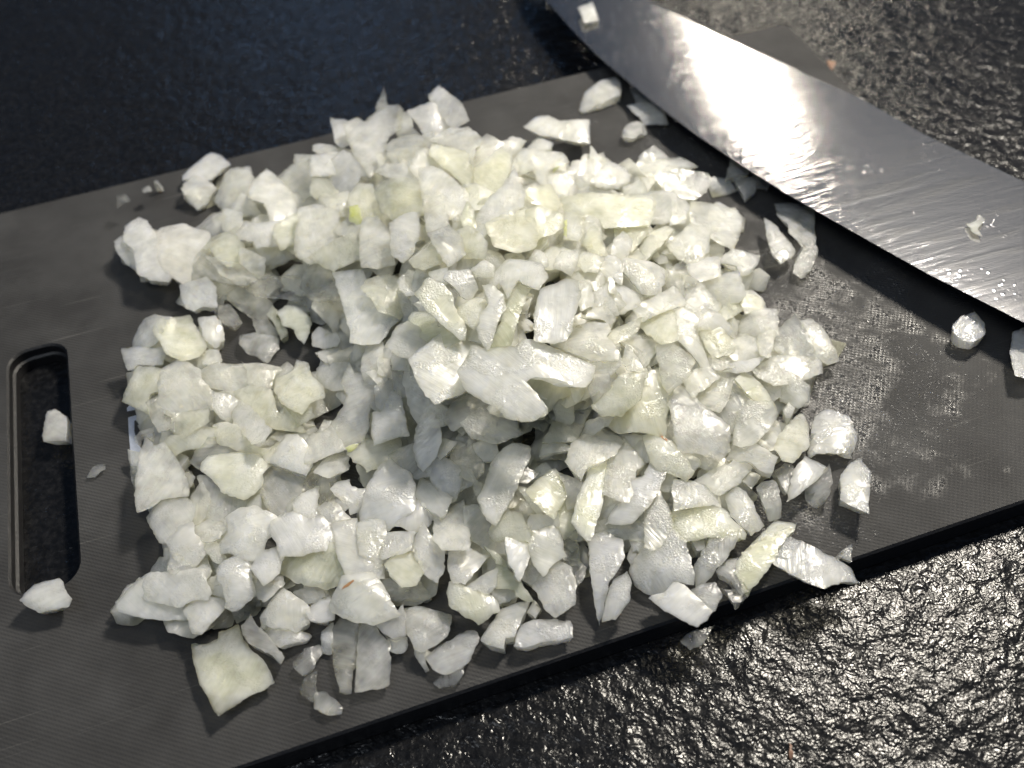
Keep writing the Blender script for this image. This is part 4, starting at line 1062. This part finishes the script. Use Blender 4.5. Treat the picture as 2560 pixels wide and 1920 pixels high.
for tries in range(16000):
    if cnt >= 1000: break
    p = rng.choice(allP)
    u, v = p['c'][0]+rng.uniform(-50, 50), p['c'][1]+rng.uniform(-40, 40)+14
    if v < 400 or not (filled(u, v-26) and filled(u, v+22) and filled(u-22, v) and filled(u+22, v)): continue
    h = height(u, v)
    if h < 0.006 or rng.random() > h/0.030+0.15: continue
    z = rng.uniform(0.2, 1.0)**0.55*(h-0.004)
    if z < 0.0008: z = 0.0012
    C = at_z(u, v, z)
    V, F = rng.choice(stock)
    n = unit(np.array((rng.uniform(-.5, .5), rng.uniform(-.7, .2), 1.0)))
    ux = unit(np.cross((0, 1, 0), n)); uy = np.cross(n, ux); sp = rng.uniform(0, 6.28)
    ux, uy = ux*math.cos(sp)+uy*math.sin(sp), uy*math.cos(sp)-ux*math.sin(sp)
    W = C+V[:, :1]*ux+V[:, 1:2]*uy+V[:, 2:3]*n
    W[:, 2] = np.maximum(W[:, 2], 0.0006)
    loose.append((W, F)); cnt += 1
vs, fs = [], []
for W, F in loose:
    b = len(vs); vs.extend(W); fs.extend(tuple(i+b for i in f) for f in F)
mass = mesh_obj('chopped_onion', vs, fs, M_ONION, None, 27)
mass.color = (0.93, 0.93, 0.80, 0.52)
tag(mass, 'loose mass of chopped onion bits in the gaps of the heap', 'onion', kind='stuff')

# ------------------------------------------------------------------ water beads on board and blade
def beads(name, spots, label):
    vs, fs = [], []
    for C, n, r in spots:
        ux = unit(np.cross((0, 1, 0), n)); uy = np.cross(n, ux); b = len(vs)
        rings = [(1.0, -0.08), (0.93, 0.22), (0.68, 0.46), (0.33, 0.58)]; m = 9
        for rr, hh in rings:
            for q in range(m):
                a = 2*math.pi*q/m; vs.append(C+ux*(rr*r*math.cos(a))+uy*(rr*r*math.sin(a))+n*(hh*r))
        vs.append(C+n*(0.61*r))
        for k in range(3):
            for q in range(m):
                q2 = (q+1) % m; fs.append((b+k*m+q, b+k*m+q2, b+(k+1)*m+q2, b+(k+1)*m+q))
        for q in range(m): fs.append((b+3*m+q, b+3*m+(q+1) % m, b+4*m))
        fs.append(tuple(b+q for q in range(m))[::-1])
    o = mesh_obj(name, vs, fs, M_WATER, None, 70)
    tag(o, label, 'water', kind='stuff')
up = np.array((0, 0, 1.0)); spots = []
rng = random.Random(9)
def scatter(u0, v0, su, sv, n, r0, r1, blade=False):
    for _ in range(n):
        u, v = rng.gauss(u0, su), rng.gauss(v0, sv)
        r = rng.uniform(r0, r1)*1.25
        if blade: spots.append((at_plane(u, v, nb, Pb+nb*0.0016), nb, r))
        else:
            C = at_z(u, v, 0.0)
            if BX0 < C[0] < BX1-.003 and .003 < C[1] < BY1-.003: spots.append((C, up, r))
for a in ((1640, 360, 60, 30, 60, .0002, .0006), (1730, 430, 50, 40, 40, .0002, .0005), (1900, 640, 60, 90, 150, .00018, .00045), (2000, 800, 70, 70, 120, .00015, .0004),
          (2150, 1060, 70, 60, 170, .00015, .0004), (2060, 1290, 60, 50, 120, .00015, .0004), (2240, 900, 90, 50, 90, .00015, .0004), (1450, 250, 120, 60, 30, .0002, .0005),
          (1850, 1500, 60, 40, 60, .00015, .0004), (2330, 1000, 60, 70, 60, .00015, .0004)):
    scatter(a[0], a[1], a[2], a[3], a[4]*4, a[5]*1.5, a[6]*1.35)
beads('water_beads', spots, 'tiny water beads scattered on the board around the onion')
spots = []
for a in ((1580, 130, 60, 40, 110, .0003, .0008), (1680, 260, 60, 50, 110, .0003, .0007), (1760, 350, 60, 50, 30, .0002, .0005), (1500, 60, 40, 30, 40, .0003, .0008)):
    scatter(*a, blade=True)
beads('blade_water_beads', spots, 'tiny water beads sitting on the knife blade')
